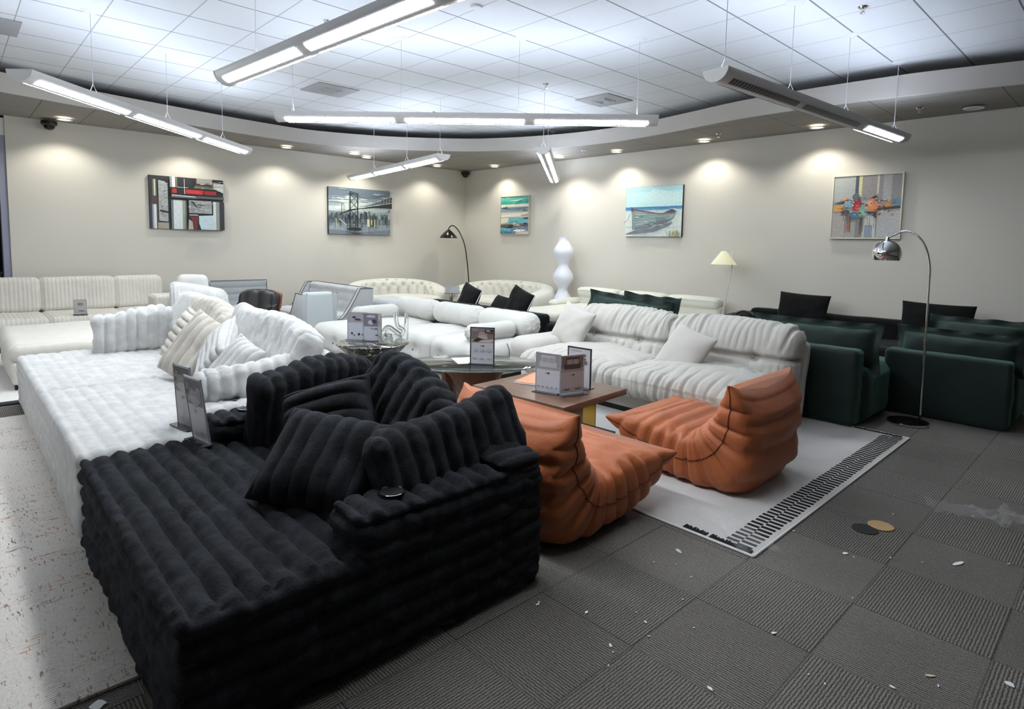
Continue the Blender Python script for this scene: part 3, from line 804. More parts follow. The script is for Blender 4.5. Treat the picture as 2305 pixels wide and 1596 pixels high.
plain('plain pale throw pillow propped at the arm end of the linen sofa', M_cloud, (-4.42, 5.12, .68), R(-2), R(22), R(-14), .50, .48, .17, PG, 1, pinch=.06)
plain('plain pale throw pillow slumped mid-seat on the linen sofa by the orange chair', M_cloud, (-2.93, 5.00, .62), R(-8), R(32), R(-14), .50, .48, .17, PG, 2, pinch=.06)

# ================================================================ orange quilted fireside chairs
def togo(name, label, loc, rz, seed):
    t = thing(name, label, 'chair', loc, rz, 'orange low quilted chairs on the pale rug')
    ctl = [(1.07, .32, .06), (1.0, .30, .16), (.88, .245, .34), (.70, .20, .40), (.52, .185, .37), (.38, .21, .40), (.275, .285, .43), (.215, .39, .39), (.19, .49, .33), (.18, .575, .26), (.175, .635, .17), (.18, .685, .06)]
    pts = catmull([(d, z, th) for d, z, th in ctl], 9)
    ns = len(pts); W = .88; nt = 88
    V = []
    ths = np.linspace(0, 2*PI, nt, endpoint=False)
    arc = [0.]
    for i in range(1, ns): arc.append(arc[-1]+(pts[i].xy-pts[i-1].xy).length)
    A = arc[-1]
    for i, p in enumerate(pts):
        q = pts[min(i+1, ns-1)]-pts[max(i-1, 0)]; tg = Vector((q.x, q.y)).normalized(); nr = Vector((-tg.y, tg.x))  # in (d, z)
        s = arc[i]/A; end = max(0, 1-min(s, 1-s)/.16)
        sag = (p.z/2)*.0
        row = []
        for th in ths:
            c, si = math.cos(th), math.sin(th)
            ex = .42-.12*end
            a = math.copysign(abs(c)**ex, c)*(W/2)
            b = math.copysign(abs(si)**(.55+.25*end), si)*(p.z/2)
            if si > 0: b *= 1+.42*math.exp(-((i-5.6*9)/9.)**2)
            ac = abs(a)/(W/2)
            # ears at the four corners: the tips run out past the hollow middle of each end
            ear = end*(ac**3)*.06-end*(1-ac**2)*.02
            dirn = -1 if s < .5 else 1
            wv = 1+.05*end*ac-.03*(1-end)*math.sin(PI*s)
            d = p.x+nr.x*b+tg.x*ear*dirn; z = p.y+nr.y*b+tg.y*ear*dirn
            # folds
            side = max(0, (ac-.72)/.28)
            bend = math.exp(-((s-.55)/.2)**2)
            fold = .017*bend*side*math.sin(s*A*62+seed+.8*math.sin(b*9))
            inner = max(0, -math.copysign(1, b)) if False else (1 if si < 0 else 0)
            row.append((a*wv+math.copysign(fold, a), d, z, s, si, ac))
        V.append(row)
    P = np.array([[v[:3] for v in r] for r in V]).reshape(-1, 3)
    meta = np.array([[v[3:] for v in r] for r in V]).reshape(-1, 3)
    # top (sitting) side is where the section faces inside the L: quilting channels across, tufts along
    s, si, ac = meta.T
    nrm = np.zeros_like(P)
    for i, p in enumerate(pts):
        q = pts[min(i+1, ns-1)]-pts[max(i-1, 0)]; tg = Vector((q.x, q.y)).normalized()
        nrm[i*nt:(i+1)*nt, 1] = -tg.y; nrm[i*nt:(i+1)*nt, 2] = tg.x
    sgn = np.sign(si)
    ch = np.where(ac < .86, 1., np.clip((1-ac)/.14, 0, 1))
    body = np.clip(np.minimum(s, 1-s)/.10, 0, 1)
    quilt = chan(s*A, .125, .036, .3)*body*ch*np.clip(np.abs(si)*1.6, 0, 1)
    seamd = -.012*np.exp(-((np.abs(P[:, 0])-.0)/.03)**2)*body*0
    wr = .013*vnoise(P+seed, 7)+.008*vnoise(P+seed, 15)+.003*vnoise(P+seed, 34)
    P = P+nrm*(sgn*(quilt+wr*body))[:, None]
    flank = np.clip((ac-.80)/.15, 0, 1)*body
    P[:, 0] += np.sign(P[:, 0])*flank*(chan(s*A, .105, .042, .1)+.012)+.010*vnoise(P+seed, 8)*body
    P[:, 2] = np.where(P[:, 2] < .012, .012-.15*(P[:, 2]-.012)*0, P[:, 2])
    Fc = []
    for i in range(ns-1):
        for k in range(nt):
            a = i*nt+k; b = i*nt+(k+1) % nt
            Fc.append((a, b, b+nt, a+nt))
    Fc.append(tuple(range(nt))); Fc.append(tuple(range((ns-1)*nt, ns*nt))[::-1])
    V3 = np.stack([P[:, 0], -(P[:, 1]-.5), P[:, 2]], 1)     # seat points to local -y
    o = mesh('quilted_body', V3, Fc, M_orange, t, True, weld=True)
    # stitched seams down both flanks
    for sd in (-1, 1):
        k = 0 if sd > 0 else nt//2
        sm = [Vector(V3[i*nt+k])+Vector((sd*.0015, 0, 0)) for i in range(2, ns-2)]
        MB().tube(sm, .004, 6).build('side_seam', M_seam, t, smooth=True)
    return t
togo('fireside_chair', 'orange quilted low chair turned side-on in front of the linen sofa', (-2.05, 3.97, .0), R(-90), 2.1)
togo('fireside_chair', 'orange quilted low chair directly behind the black chaise', (-2.37, 2.60, .0), R(180), 5.3)

# ================================================================ walnut coffee table
def build_walnut():
    t = thing('coffee_table', 'square walnut coffee table on amber glass and dark stone legs', 'table', (-3.3, 3.56, 0), R(4))
    MB().box((-.475, -.42, .385), (.475, .42, .435)).build('tabletop', M_walnut, t, bevel=.006)
    M_amber = mat('amber_glass', 'c79a2e', .03, trans=.85, ior=1.45)
    M_stone = mat('dark_stone', '34373b', .25, bump=.05, bscale=60, var=.25, vscale=12)
    MB().box((-.42, -.36, .0), (.42, .36, .075)).build('stone_plinth', M_stone, t, bevel=.005)
    MB().box((.20, .02, .07), (.218, .36, .385)).build('glass_panel', M_amber, t)
    MB().box((-.36, -.30, .07), (-.04, -.282, .385)).build('glass_panel', M_amber, t)
    MB().box((.03, -.1, .07), (.12, .30, .385)).build('stone_leg', M_stone, t, bevel=.004)
    o = MB().box((-.15, -.2, .0), (.15, .2, .012)).build('magazine', M_paper, None)
    o.location = (-3.50, 3.66, .437); o.rotation_euler = (0, 0, R(20)); tag(o, 'orange covered catalogue with a white letter on the walnut table', 'magazine')
    c = MB().box((-.15, -.2, .0), (.15, .2, .003)).build('cover', mat('catalogue_orange', 'd8895f', .4), o); c.location = (0, 0, .0122)
    lt = MB()
    lt.box((.02, -.16, 0), (.05, .0, .0015)).box((.10, -.16, 0), (.13, .0, .0015)).box((.02, -.025, 0), (.13, 0, .0015)).box((.02, -.1, 0), (.13, -.075, .0015))
    q = lt.build('cover_letter', M_paper, o); q.location = (0, 0, .0154)
build_walnut()
stand('dark-edged price stand with a pale sofa photo on the walnut table', (-3.17, 3.40, .436), R(15), 0, sofa_card('b5b6bb', 'e6e6e8', 5, 'e2e2ea'), .215, .30, False)
stand('price stand with a brown sofa photo on the walnut table', (-3.01, 3.50, .436), R(75), 0, sofa_card('968d8a', '6b6260', 2, 'c3bab9', '6a6463', 4), .215, .30, False)
qr = [('e2e2e6', rect(0, 0, 1, 1)), ('b9b7ba', rect(.1, .93, .6, .955)), ('8d8a8c', blob(.72, .84, .14, .05, 9, 1)), ('7d7375', blob(.72, .74, .12, .04, 9, 2)), ('a08d88', rect(.58, .58, .88, .69)), ('4f4a4c', rect(.58, .655, .88, .665))]
stand('tall black-framed price stand at the back of the walnut table', (-3.14, 3.74, .436), R(5), 0, qr, .225, .31, True)

# ================================================================ oval glass table
def build_glass():
    t = thing('coffee_table', 'oval smoked glass coffee table on curved walnut legs', 'table', (-4.36, 3.62, 0), R(52))
    M_smoke = mat('smoked_glass', '8b938f', .01, trans=.92, ior=1.4)
    V = MB().prism([(.62*math.copysign(abs(math.cos(q))**.9, math.cos(q)), .40*math.copysign(abs(math.sin(q))**.9, math.sin(q))) for q in np.linspace(0, 2*PI, 72, endpoint=False)], .448, .460)
    V.build('glass_top', M_smoke, t, bevel=.003, smooth=True)
    leg = [(-.10, 0), (.12, 0), (.17, .20), (.20, .448), (-.28, .448), (-.20, .36), (-.12, .2)]
    for a, (x, y) in ((R(150), (-.26, .02)), (R(28), (.22, .05)), (R(-75), (-.02, -.2))):
        q = MB().prism(leg, -.022, .022, tf=lambda d, z, w: (w, d, z)).build('leg', M_walnutv, t, bevel=.008)
        q.matrix_local = Matrix.Translation((x*.7, y*.7, 0)) @ Matrix.Rotation(a, 4, 'Z')
build_glass()
chc = sofa_card('9c8a86', 'cdb9b0', 3, 'dcdae0', 'a9a7af', 11, True)
for i in range(3): chc += [('a7a5ad', blob(.2+.3*i, .36, .1, .055, 12, 20+i)), ('dcdae0', blob(.2+.3*i, .36, .085, .043, 12, 20+i))]
chc += [('2b2526', rect(.62, .9, .98, .99)), ('e6e2e2', rect(.67, .935, .86, .97)), ('cfc9ca', rect(.7, .91, .95, .92)), ('d8cdca', rect(.06, .95, .3, .962))]
stand('black-framed stand with a round chair photo on the oval glass table', (-4.255, 3.645, .461), R(38), 0, chc, .225, .33, True)
o = MB().box((-.11, -.15, 0), (.11, .15, .002)).build('paper_sheet', M_paper, None); o.location = (-4.47, 3.62, .462); o.rotation_euler = (0, 0, R(65)); tag(o, 'blank white sheet lying on the oval glass table', 'paper')

# ================================================================ marble pedestal table
t = thing('side_table', 'round dark veined marble table shaped like a funnel', 'table', (-5.8, 3.38, 0))
M_marble = marble_mat()
MB().lathe([(.0, .468), (.385, .468), (.395, .476), (.395, .482), (.385, .487), (.0, .487)], 64).build('tabletop', M_marble, t, smooth=True)
MB().lathe([(.20, .0), (.20, .02), (.13, .10), (.11, .16), (.13, .2), (.24, .33), (.38, .466)], 56).build('pedestal', M_marble, t, smooth=True)
icons = [('dfe0ea', rect(0, 0, 1, 1)), ('c9c3c8', rect(0, .62, 1, 1))]+[('55525c', blob(.35, .83, .13, .05, 8, 1)), ('5d5a64', blob(.55, .75, .2, .045, 8, 2)), ('77747e', rect(.4, .70, .85, .715)), ('4c4a55', blob(.22, .2, .07, .06, 7, 3)), ('4c4a55', blob(.36, .13, .06, .03, 7, 4)), ('4c4a55', blob(.62, .16, .08, .06, 7, 5)), ('4c4a55', blob(.84, .15, .09, .025, 7, 6))]
mid = [('dadbe6', rect(0, 0, 1, 1)), ('9a97a6', rect(0, .5, 1, 1)), ('e2e0e6', blob(.45, .9, .3, .06, 9, 3)), ('e9e8ee', blob(.4, .66, .16, .1, 8, 2)), ('5d5a6b', blob(.65, .7, .16, .1, 8, 4)), ('4c4a55', rect(.42, .42, .53, .437)), ('4c4a55', rect(.465, .39, .49, .437)), ('4c4a55', rect(.58, .39, .64, .437)), ('4c4a55', rect(.68, .39, .82, .437)), ('6a6876', blob(.85, .17, .16, .04, 7, 4))]
icl = [('d0cdca', rect(0, 0, 1, 1)), ('a8a29e', blob(.5, .68, .3, .14, 8, 1)), ('8d8884', blob(.6, .18, .3, .05, 8, 2))]
stand('clear stand showing small black furniture sketches on the marble table', (-6.04, 3.32, .488), R(42), 0, icons, .215, .30, False)
stand('clear stand with a two-tone photo card in the middle of the marble table', (-5.88, 3.42, .488), R(34), 0, mid, .215, .30, False)
stand('clear stand turned edge-on beside the glass vase on the marble table', (-5.72, 3.42, .488), R(-22), 0, icl, .215, .30, False)
t = thing('vase', 'clear glass vase of knotted tubes on the marble table', 'vase', (-5.70, 3.60, .488), R(40))
M_glass = mat('clear_glass', 'f2f7f7', .02, trans=.95, ior=1.35)
MB().tube(catmull([(-.10, 0, .04), (-.13, 0, .10), (-.08, 0, .16), (0, 0, .12), (.07, 0, .08), (.1, 0, .13), (.03, 0, .18), (0, 0, .33)], 8), .024, 14).build('bent_tube', M_glass, t, smooth=True)
MB().tube([(.13, 0, .02), (.13, 0, .32)], .022, 14).build('upright_tube', M_glass, t, smooth=True)
for x in (-.08, .03): MB().lathe([(.0, .0), (.045, .0), (.05, .03), (.045, .08), (.0, .08)], 18, (x, 0, 0)).build('foot', M_glass, t, smooth=True)

# ================================================================ arc lamp, other lamps
def build_arc():
    t = thing('arc_floor_lamp', 'chrome arc floor lamp with a round metal shade before the green armchair', 'lamp', (-1.43, 6.46, 0))
    M_base_blk = mat('black_lamp_base', '0c0c0d', .12, coat=.4)
    MB().lathe([(.0, .0), (.165, .0), (.168, .012), (.165, .022)], 48).build('base_rim', M_chrome, t, smooth=True)
    MB().lathe([(.0, .045), (.10, .042), (.164, .026), (.164, .021)], 48).build('base', M_base_blk, t, smooth=True)
    MB().tube([(.09, 0, .04), (.09, 0, .10)], .013, 14).build('collar', M_base_blk, t)
    MB().tube([(.09, 0, .10), (.085, 0, .78)], .011, 14).tube([(.085, 0, .76), (.085, 0, .80)], .014, 14).build('lower_pole', M_chrome, t, smooth=True)
    MB().tube(catmull([(.085, 0, .78), (.08, 0, 1.30), (.075, 0, 1.46), (.045, 0, 1.60), (-.01, 0, 1.71), (-.09, 0, 1.775), (-.17, 0, 1.775), (-.25, 0, 1.735), (-.275, 0, 1.72)], 8), .0085, 12).build('arc_pole', M_chrome, t, smooth=True)
    MB().lathe([(.0, .03), (.016, .03), (.018, .0), (.022, -.012)], 20, (-.275, 0, 1.70)).build('neck', M_chrome, t, smooth=True)
    pr = [(.02, .0)]+[(.124*math.sin(q), -.128+.128*math.cos(q)) for q in np.linspace(.2, 2.08, 20)]
    pr += [(.104, -.19), (.102, -.17), (.116, -.128), (.10, -.06), (.05, -.014), (.0, -.008)]
    MB().lathe(pr, 48, (-.275, 0, 1.70), cap=False).build('lamp_shade', M_chrome, t, smooth=True)
build_arc()
t = thing('floor_lamp', 'black floor lamp with a dome shade standing in the room corner', 'lamp', (-11.05, 8.72, 0))
M_blkm = mat('black_lamp_metal', '141416', .22, coat=.3)
MB().lathe([(.0, 0), (.13, 0), (.13, .02), (.0, .025)], 32).build('base', M_blkm, t, smooth=True)
ux, uy = -.66, -.75     # the arm leans along the left wall
MB().tube(catmull([(.16, .18, .02), (.15, .17, .7), (.10, .10, 1.45), (.02, .01, 1.80), (-.06, -.08, 1.96), (-.12, -.14, 1.99), (-.16, -.19, 1.93), (-.165, -.195, 1.88)], 8), .013, 10).build('pole', M_blkm, t, smooth=True)
MB().lathe([(.0, .17), (.03, .165), (.06, .14), (.12, .09), (.19, .01), (.21, -.03), (.2, -.028), (.18, .01), (.11, .08), (.0, .15)], 32, (-.165, -.195, 1.73), cap=False).build('lamp_shade', M_blkm, t, smooth=True)
t = thing('tower_floor_lamp', 'tall white paper floor lamp of three stacked bulging rings', 'lamp', (-8.05, 9.0, 0))
pr = [(.0, .0), (.10, .0), (.10, .2)]
zz = np.linspace(.2, 1.74, 70)
prof = [(.092+.108*(.5-.5*math.cos(2*PI*(z-.2)/.50))**.85 if z < 1.70 else .092, z) for z in zz]
MB().lathe([(.08, .19)]+prof+[(.0, 1.74)], 72, flute=lambda a, z: 1+.018*math.cos(24*a)).build('lamp_shade', emit('paper_lamp', 'd2d5df', .10), t, smooth=True)
MB().lathe([(.0, 0), (.12, 0), (.12, .025), (.02, .03), (.02, .2)], 32).build('base', M_white_metal, t, smooth=True)
t = thing('floor_lamp', 'thin floor lamp with a cream cone shade over the cream sectional', 'lamp', (-4.58, 8.98, 0))
MB().lathe([(.0, 0), (.12, 0), (.12, .02), (.0, .025)], 32).build('base', M_white_metal, t, smooth=True)
MB().tube(catmull([(-.06, .05, .02), (-.04, .05, .6), (.04, .05, 1.1), (.07, .05, 1.35), (.06, .05, 1.5), (.03, .05, 1.56), (-.02, .0, 1.55), (-.05, 0, 1.5)], 8), .009, 8).build('pole', M_white_metal, t, smooth=True)
MB().lathe([(.035, 1.545), (.045, 1.54), (.19, 1.345), (.2, 1.335), (.19, 1.34), (.03, 1.535)], 40, (-.05, 0, 0), cap=False).build('lamp_shade', mat('cream_shade', 'e8e5c4', .8), t, smooth=True)
# ================================================================ white modular sofa with bolsters
def build_modular():
    t = thing('modular_sofa', 'white modular sofa with fat bolsters and dark piping behind the glass table', 'sofa', (-6.5, 4.7, 0))
    def tuft(P, Nn, w, d):
        top = Nn[:, 2] > .4; fr = (Nn[:, 1] < -.5)
        v = .05*np.clip(1-(P[:, 0]/(w/2))**2, 0, 1)*np.clip(1-(P[:, 1]/(d/2))**2, 0, 1)*top
        for bx in (-.22, .22):
            v = v-.035*np.exp(-((P[:, 0]-bx)**2+(P[:, 2]-.0)**2)/.006)*fr
        return v+.010*vnoise(P, 4)+.004*vnoise(P, 12)
    mods = [(-1.08, -.22, .98, 1.55), (-.06, .08, .98, 1.0), (.93, .08, .98, 1.0)]
    for i, (x, y, w, d) in enumerate(mods):
        s = softbox('seat_module', (w, d, .40), M_offw, t, .13, disp=lambda P, Nn, w=w, d=d: tuft(P, Nn, w, d), at=(x, y, .235))
        for bx in (-.22, .22):
            MB().lathe([(.0, .008), (.012, .006), (.014, 0)], 12).build('button', M_pipe, s).matrix_local = Matrix.Translation((x+bx, y-d/2-.012, .235)) @ Matrix.Rotation(R(90), 4, 'X')
    MB().box((-1.5, -.9, .0), (-.62, .5, .05)).box((-.5, -.36, 0), (1.36, .5, .05)).build('plinth', M_dark, t)
    def roll(name, c, ln, r, axis, seed):
        def dsp(P, Nn):
            e = np.clip((np.abs(P[:, 0])-(ln/2-.12))/.12, 0, 1)
            return .008*np.sin(np.arctan2(P[:, 1], P[:, 2])*22)*e+.010*vnoise(P+seed, 4)-.014*np.exp(-((np.abs(P[:, 0])-ln*.17)/.02)**2)*(name == 'back_bolster')
        o = softbox(name, (ln, 2*r, 2*r*.92), M_offw, t, r*.88, disp=dsp, step=.03)
        o.matrix_local = Matrix.Translation(c) @ Matrix.Rotation(axis, 4, 'Z')
        return o
    for i, x in enumerate((-1.08, -.06, .94)):
        o = roll('back_bolster', (x, .50, .60), 1.0, .165, 0, i)
    roll('arm_bolster', (-1.27, -.12, .555), .74, .115, R(90), 5)
    roll('arm_bolster', (1.17, .0, .555), .74, .115, R(90), 7)
    for x in (-.575, .44):
        MB().tube([(x, .36, .455), (x-.004, .42, .46), (x+.004, .5, .45)], .008, 6).build('strap', M_pipe, t)
    for y in (.05, .40, .46):
        MB().tube(catmull([(1.40, y, .43), (1.445, y, .34), (1.43, y, .22)], 6), .005, 6).build('strap', M_pipe, t, smooth=True)
    return t
build_modular()

# ================================================================ black sofa behind it
t = thing('black_sofa', 'low black sofa standing back to back with the white modular one', 'sofa', (-6.9, 6.3, 0))
nz = lambda P, Nn: .010*vnoise(P, 5)
softbox('backrest', (2.6, .2, .62), M_nearblack, t, .06, disp=nz, at=(0, -.35, .335))
softbox('seat', (2.6, .95, .38), M_nearblack, t, .07, disp=nz, at=(0, .15, .21))
softbox('arm', (.22, 1.0, .50), M_nearblack, t, .06, disp=nz, at=(1.3, .12, .27)); softbox('arm', (.22, 1.0, .50), M_nearblack, t, .06, disp=nz, at=(-1.3, .12, .27))
BG = 'black throw pillows with white piping'
def piped(label, c, yaw, lean, roll, w, h, group=BG):
    o = cushion('throw_pillow', w, h, .16, M_nearblack, n=30, pinch=.06, seed=len(label)); pose(o, c, yaw, lean, roll); tag(o, label, 'cushion', group)
    k = np.linspace(-1, 1, 13)
    pts = [(w/2*u*(1-.06*0*abs(u)), -h/2*(1-.06*(1-u*u)), 0) for u in k]+[(w/2*(1-.06*(1-v*v)), h/2*v, 0) for v in k[1:]]
    MB().tube(pts, .008, 6).build('piping', M_paper, o, smooth=True)
    return o
piped('black throw pillow with white piping nearer the corner lamp', (-7.75, 6.33, .68), R(-8), R(20), R(-12), .58, .44)
piped('low black throw pillow between the two upright piped ones', (-7.05, 6.42, .60), R(-5), R(35), R(-5), .50, .36)
piped('upright black throw pillow with white piping in front of the tufted sofa', (-6.5, 6.28, .69), R(-8), R(20), R(-14), .58, .48)

# ================================================================ tufted curved sofas in the corner
def tufted(label, loc, rz, sc=1.):
    t = thing('tufted_sofa', label, 'sofa', loc, rz, 'ivory curved tufted sofas in the room corner')
    # local: back at +y, width along x
    ctl = [(-1.1, -.55), (-1.18, -.2), (-1.12, .18), (-.8, .42), (-.3, .5), (.3, .5), (.8, .42), (1.12, .18), (1.18, -.2), (1.1, -.55)]
    pth = catmull([(x*sc, y*sc, 0) for x, y in ctl], 10); fr = []
    n = len(pth)
    for i, p in enumerate(pth):
        tg = (pth[min(i+1, n-1)]-pth[max(i-1, 0)]).normalized()
        fr.append((p, Vector((-tg.y, tg.x, 0)), Vector((0, 0, 1))))
    al = [0.]
    for i in range(1, n): al.append(al[-1]+(pth[i]-pth[i-1]).length)
    def sec(i):
        s = i/(n-1); hgt = .42+.34*math.sin(PI*min(max(s, .0), 1))**.55
        endr = min(1, min(s, 1-s)/.05+.3)
        out = []
        for q in np.linspace(0, 2*PI, 40, endpoint=False):
            c, si = math.cos(q), math.sin(q)
            a = math.copysign(abs(c)**.6, c)*.17*endr; b = math.copysign(abs(si)**.5, si)*hgt/2
            z = hgt/2+.03+b
            if c < 0:       # inner face: diamond tufts
                u = al[i]/.26; v = z/.19
                for du in (0, .5):
                    fu = (u+du) % 1-.5; fv = (v+du) % 1-.5
                    a += .10*math.exp(-(fu*fu/.016+fv*fv/.02))*min(1, -c*2)
                a -= .02
            out.append((a, z))
        return out
    sweep('backrest', fr, sec, M_tuft, t)
    softbox('seat', (1.95*sc, .85, .38), M_tuft, t, .12, disp=lambda P, Nn: .05*np.clip(1-(P[:, 0]/1.)**2, 0, 1)*(Nn[:, 2] > .4)+.01*vnoise(P, 4), at=(0, -.15, .23))
    return t
tufted('ivory curved tufted sofa against the left wall beside the corner lamp', (-11.0, 7.0, 0), R(90), .82)
tufted('ivory curved tufted sofa against the right wall beside the white lamp tower', (-9.45, 8.66, 0), 0)
t = thing('ottoman', 'pale grey rounded ottoman block behind the grey tufted loveseat', 'ottoman', (-9.15, 5.75, 0))
softbox('body', (.8, .6, .58), M_grey, t, .15, disp=lambda P, Nn: .01*vnoise(P, 5), at=(0, 0, .32))
MB().box((-.35, -.25, 0), (.35, .25, .05)).build('plinth', M_dark, t)
t = thing('price_stand', 'small clear price stand between the two tufted sofas', 'sign', (-10.35, 7.98, .0), R(40), 'clear price stands on the furniture')
MB().box((-.16, -.004, .50), (.16, .004, .66)).build('panel', mat('clear_card', 'c9ced3', .1, trans=.5), t)
MB().box((-.16, -.08, .49), (.16, .08, .50)).tube([(0, 0, 0), (0, 0, .49)], .012, 8).lathe([(.0, 0), (.12, 0), (.12, .015), (.0, .02)], 20).build('base', M_base, t)

# ================================================================ cream sectional with headrests
t = thing('sectional_sofa', 'cream leather sectional sofa with rolled headrests below the boat painting', 'sofa', (-6.16, 8.75, 0))
pf = lambda P, Nn: .03*np.clip(1-(P[:, 0]/.6)**2, 0, 1)*np.clip(1-(P[:, 1]/.6)**2, 0, 1)*(Nn[:, 2] > .3)+.008*vnoise(P, 5)
MB().box((-1.5, -.42, .08), (1.5, .5, .28)).box((-1.5, -1.4, .08), (-.55, -.42, .28)).build('base', M_creaml, t, bevel=.03)
softbox('chaise_cushion', (.98, 1.95, .20), M_creaml, t, .09, disp=lambda P, Nn: .03*np.clip(1-(P[:, 0]/.5)**2, 0, 1)*np.clip(1-(P[:, 1]/1.)**2, 0, 1)*(Nn[:, 2] > .3)+.008*vnoise(P, 5), at=(-1.02, -.46, .36))
for x in (-.02, .98): softbox('seat_cushion', (.98, .95, .20), M_creaml, t, .09, disp=pf, at=(x, 0, .36))
for x in (-1.02, -.02, .98):
    softbox('back_cushion', (.98, .26, .34), M_creaml, t, .10, disp=pf, at=(x, .38, .50))
    softbox('headrest', (.97, .26, .17), M_creaml, t, .08, disp=pf, at=(x, .33, .68))
softbox('arm', (.22, .95, .46), M_creaml, t, .1, disp=pf, at=(-1.58, .05, .31)); softbox('arm', (.22, .95, .40), M_creaml, t, .1, disp=pf, at=(1.55, .0, .28))
for x, y in ((-1.45, -1.3), (-.6, -1.3), (1.4, -.3), (1.4, .4), (-1.4, .4)): MB().box((x-.03, y-.03, 0), (x+.03, y+.03, .09)).build('foot', M_dark, t)

# ================================================================ grey loveseat, channelled settee, lounge chairs
def channel_seat(w, d, z, ax, t, m, pitch=.13):
    return softbox('seat', (w, d, .18), m, t, .06, disp=lambda P, Nn: chan(P[:, ax], pitch, .03)*(np.abs(Nn[:, 2]) > .3)+.005*vnoise(P, 6), at=(0, 0, z), step=.02)
def curved_side(t, m, x, w, depth, zh, zl, name='side_panel'):
    """sled shaped side: tall at the back sweeping down to a low rail in front (local back at +y)"""
    pr = [(depth/2, .02), (depth/2+.02, zh)]
    pr += [(depth/2-.20-.02*k, zh-.015*0-(.0 if k == 0 else 0)) for k in range(1)]
    for q in np.linspace(0, PI/2, 10): pr.append((depth/2-.22-.33*math.sin(q)*1.0, zl+(zh-zl)*(1-math.sin(q))**1.25))
    pr += [(-depth/2, zl-.02), (-depth/2, .06)]
    MB().prism(pr, x-w/2, x+w/2, tf=lambda y, z, xx: (xx, y, z)).build(name, m, t, bevel=.012)
    sg = 1 if x > 0 else -1
    for e in (-w/2, w/2): MB().tube([(x+e, y, z) for y, z in pr[1:-1]], .006, 6).build('piping', M_pipe, t)
t = thing('loveseat', 'light grey loveseat with a square-tufted back and sled sides', 'sofa', (-9.95, 4.72, 0))
def grid(P, Nn):
    f = Nn[:, 1] < -.3
    return (chan(P[:, 0], .20, .035)+chan(P[:, 2], .14, .03))*f+.005*vnoise(P, 6)
softbox('backrest', (1.95, .16, .50), M_grey, t, .05, disp=grid, steps=(.02, .05, .02), at=(0, .33, .56), post=lambda Q: np.stack([Q[:, 0], Q[:, 1]+.15*Q[:, 2], Q[:, 2]], 1))
channel_seat(1.9, .85, .30, 1, t, M_grey)
MB().box((-.98, -.42, .06), (.98, .40, .26)).build('base', M_grey, t, bevel=.015)
MB().box((-1.0, .40, .06), (1.0, .46, .80)).build('rear_panel', M_grey, t, bevel=.012)
for x in (-1.0, 1.0): curved_side(t, M_grey, x, .09, .92, .81, .33)
MB().tube([(-1.0, .42, .815), (1.0, .42, .815)], .007, 6).build('piping', M_pipe, t)
t = thing('lounge_chair', 'light grey lounge chair with a swept side panel seen from behind', 'chair', (-8.98, 4.05, 0), R(90+180))
channel_seat(.46, 1.0, .30, 1, t, M_grey)
MB().box((-.24, -.5, .06), (.24, .42, .26)).build('base', M_grey, t, bevel=.015)
o = softbox('backrest', (.46, .16, .76), mat('pale_blue_grey_cloth', 'c2cacb', .85, bump=.25, bscale=260), t, .05, at=(0, .43, .44))
for x in (-.24, .24): curved_side(t, M_grey, x, .07, .98, .80, .33)
t = thing('settee', 'grey settee with a horizontally channelled back against the left wall', 'sofa', (-11.05, 3.84, 0), R(90))
softbox('backrest', (1.0, .18, .48), mat('mid_grey_cloth', 'a3a8ab', .85, bump=.25, bscale=260), t, .04, disp=lambda P, Nn: chan(P[:, 2], .115, .03)*(Nn[:, 1] < -.3), steps=(.05, .05, .012), at=(0, .30, .60))
channel_seat(1.0, .8, .32, 0, t, M_grey)
MB().box((-.5, -.38, .0), (.5, .36, .26)).build('base', M_grey, t, bevel=.015)
MB().tube([(-.49, .21, .845), (.49, .21, .845), (.5, .21, .38)], .008, 6).build('piping', M_pipe, t)
# dark shell chair
t = thing('lounge_chair', 'dark leather lounge chair with a rosewood shell back behind the white cushions', 'chair', (-8.45, 3.02, 0), R(42))
M_rose = wood_mat('rosewood_shell', '5a2c20', '8a4d3a', 8, 2)
M_dleather = mat('black_brown_leather', '1c1b1d', .4, bump=.1, bscale=80)
def bow(Q): q = Q.copy(); q[:, 2] -= 1.2*np.clip(np.abs(Q[:, 0])-.08, 0, 1)**2*np.sign(Q[:, 2]); q[:, 1] -= .35*(Q[:, 0]**2); q[:, 1] += .25*Q[:, 2]; return q
softbox('back_shell', (.58, .03, .44), M_rose, t, .014, step=.04, at=(.015, .305, .66), post=bow)
softbox('back_cushion', (.58, .13, .46), M_dleather, t, .064, step=.03, disp=lambda P, Nn: chan(P[:, 0], .19, .02)*(Nn[:, 1] < 0), at=(0, .23, .66), post=bow)
softbox('seat_cushion', (.58, .5, .12), M_dleather, t, .05, disp=nz, at=(0, -.08, .38)); softbox('seat_shell', (.62, .54, .04), M_rose, t, .018, at=(0, -.08, .30))
MB().tube([(0, .0, .05), (0, 0, .29)], .025, 10).build('column', M_chrome, t)
st = MB()
for k in range(5): st.tube([(0, 0, .06), (.30*math.cos(k*2*PI/5), .30*math.sin(k*2*PI/5), .015)], .014, 8)
st.build('star_base', M_chrome, t)

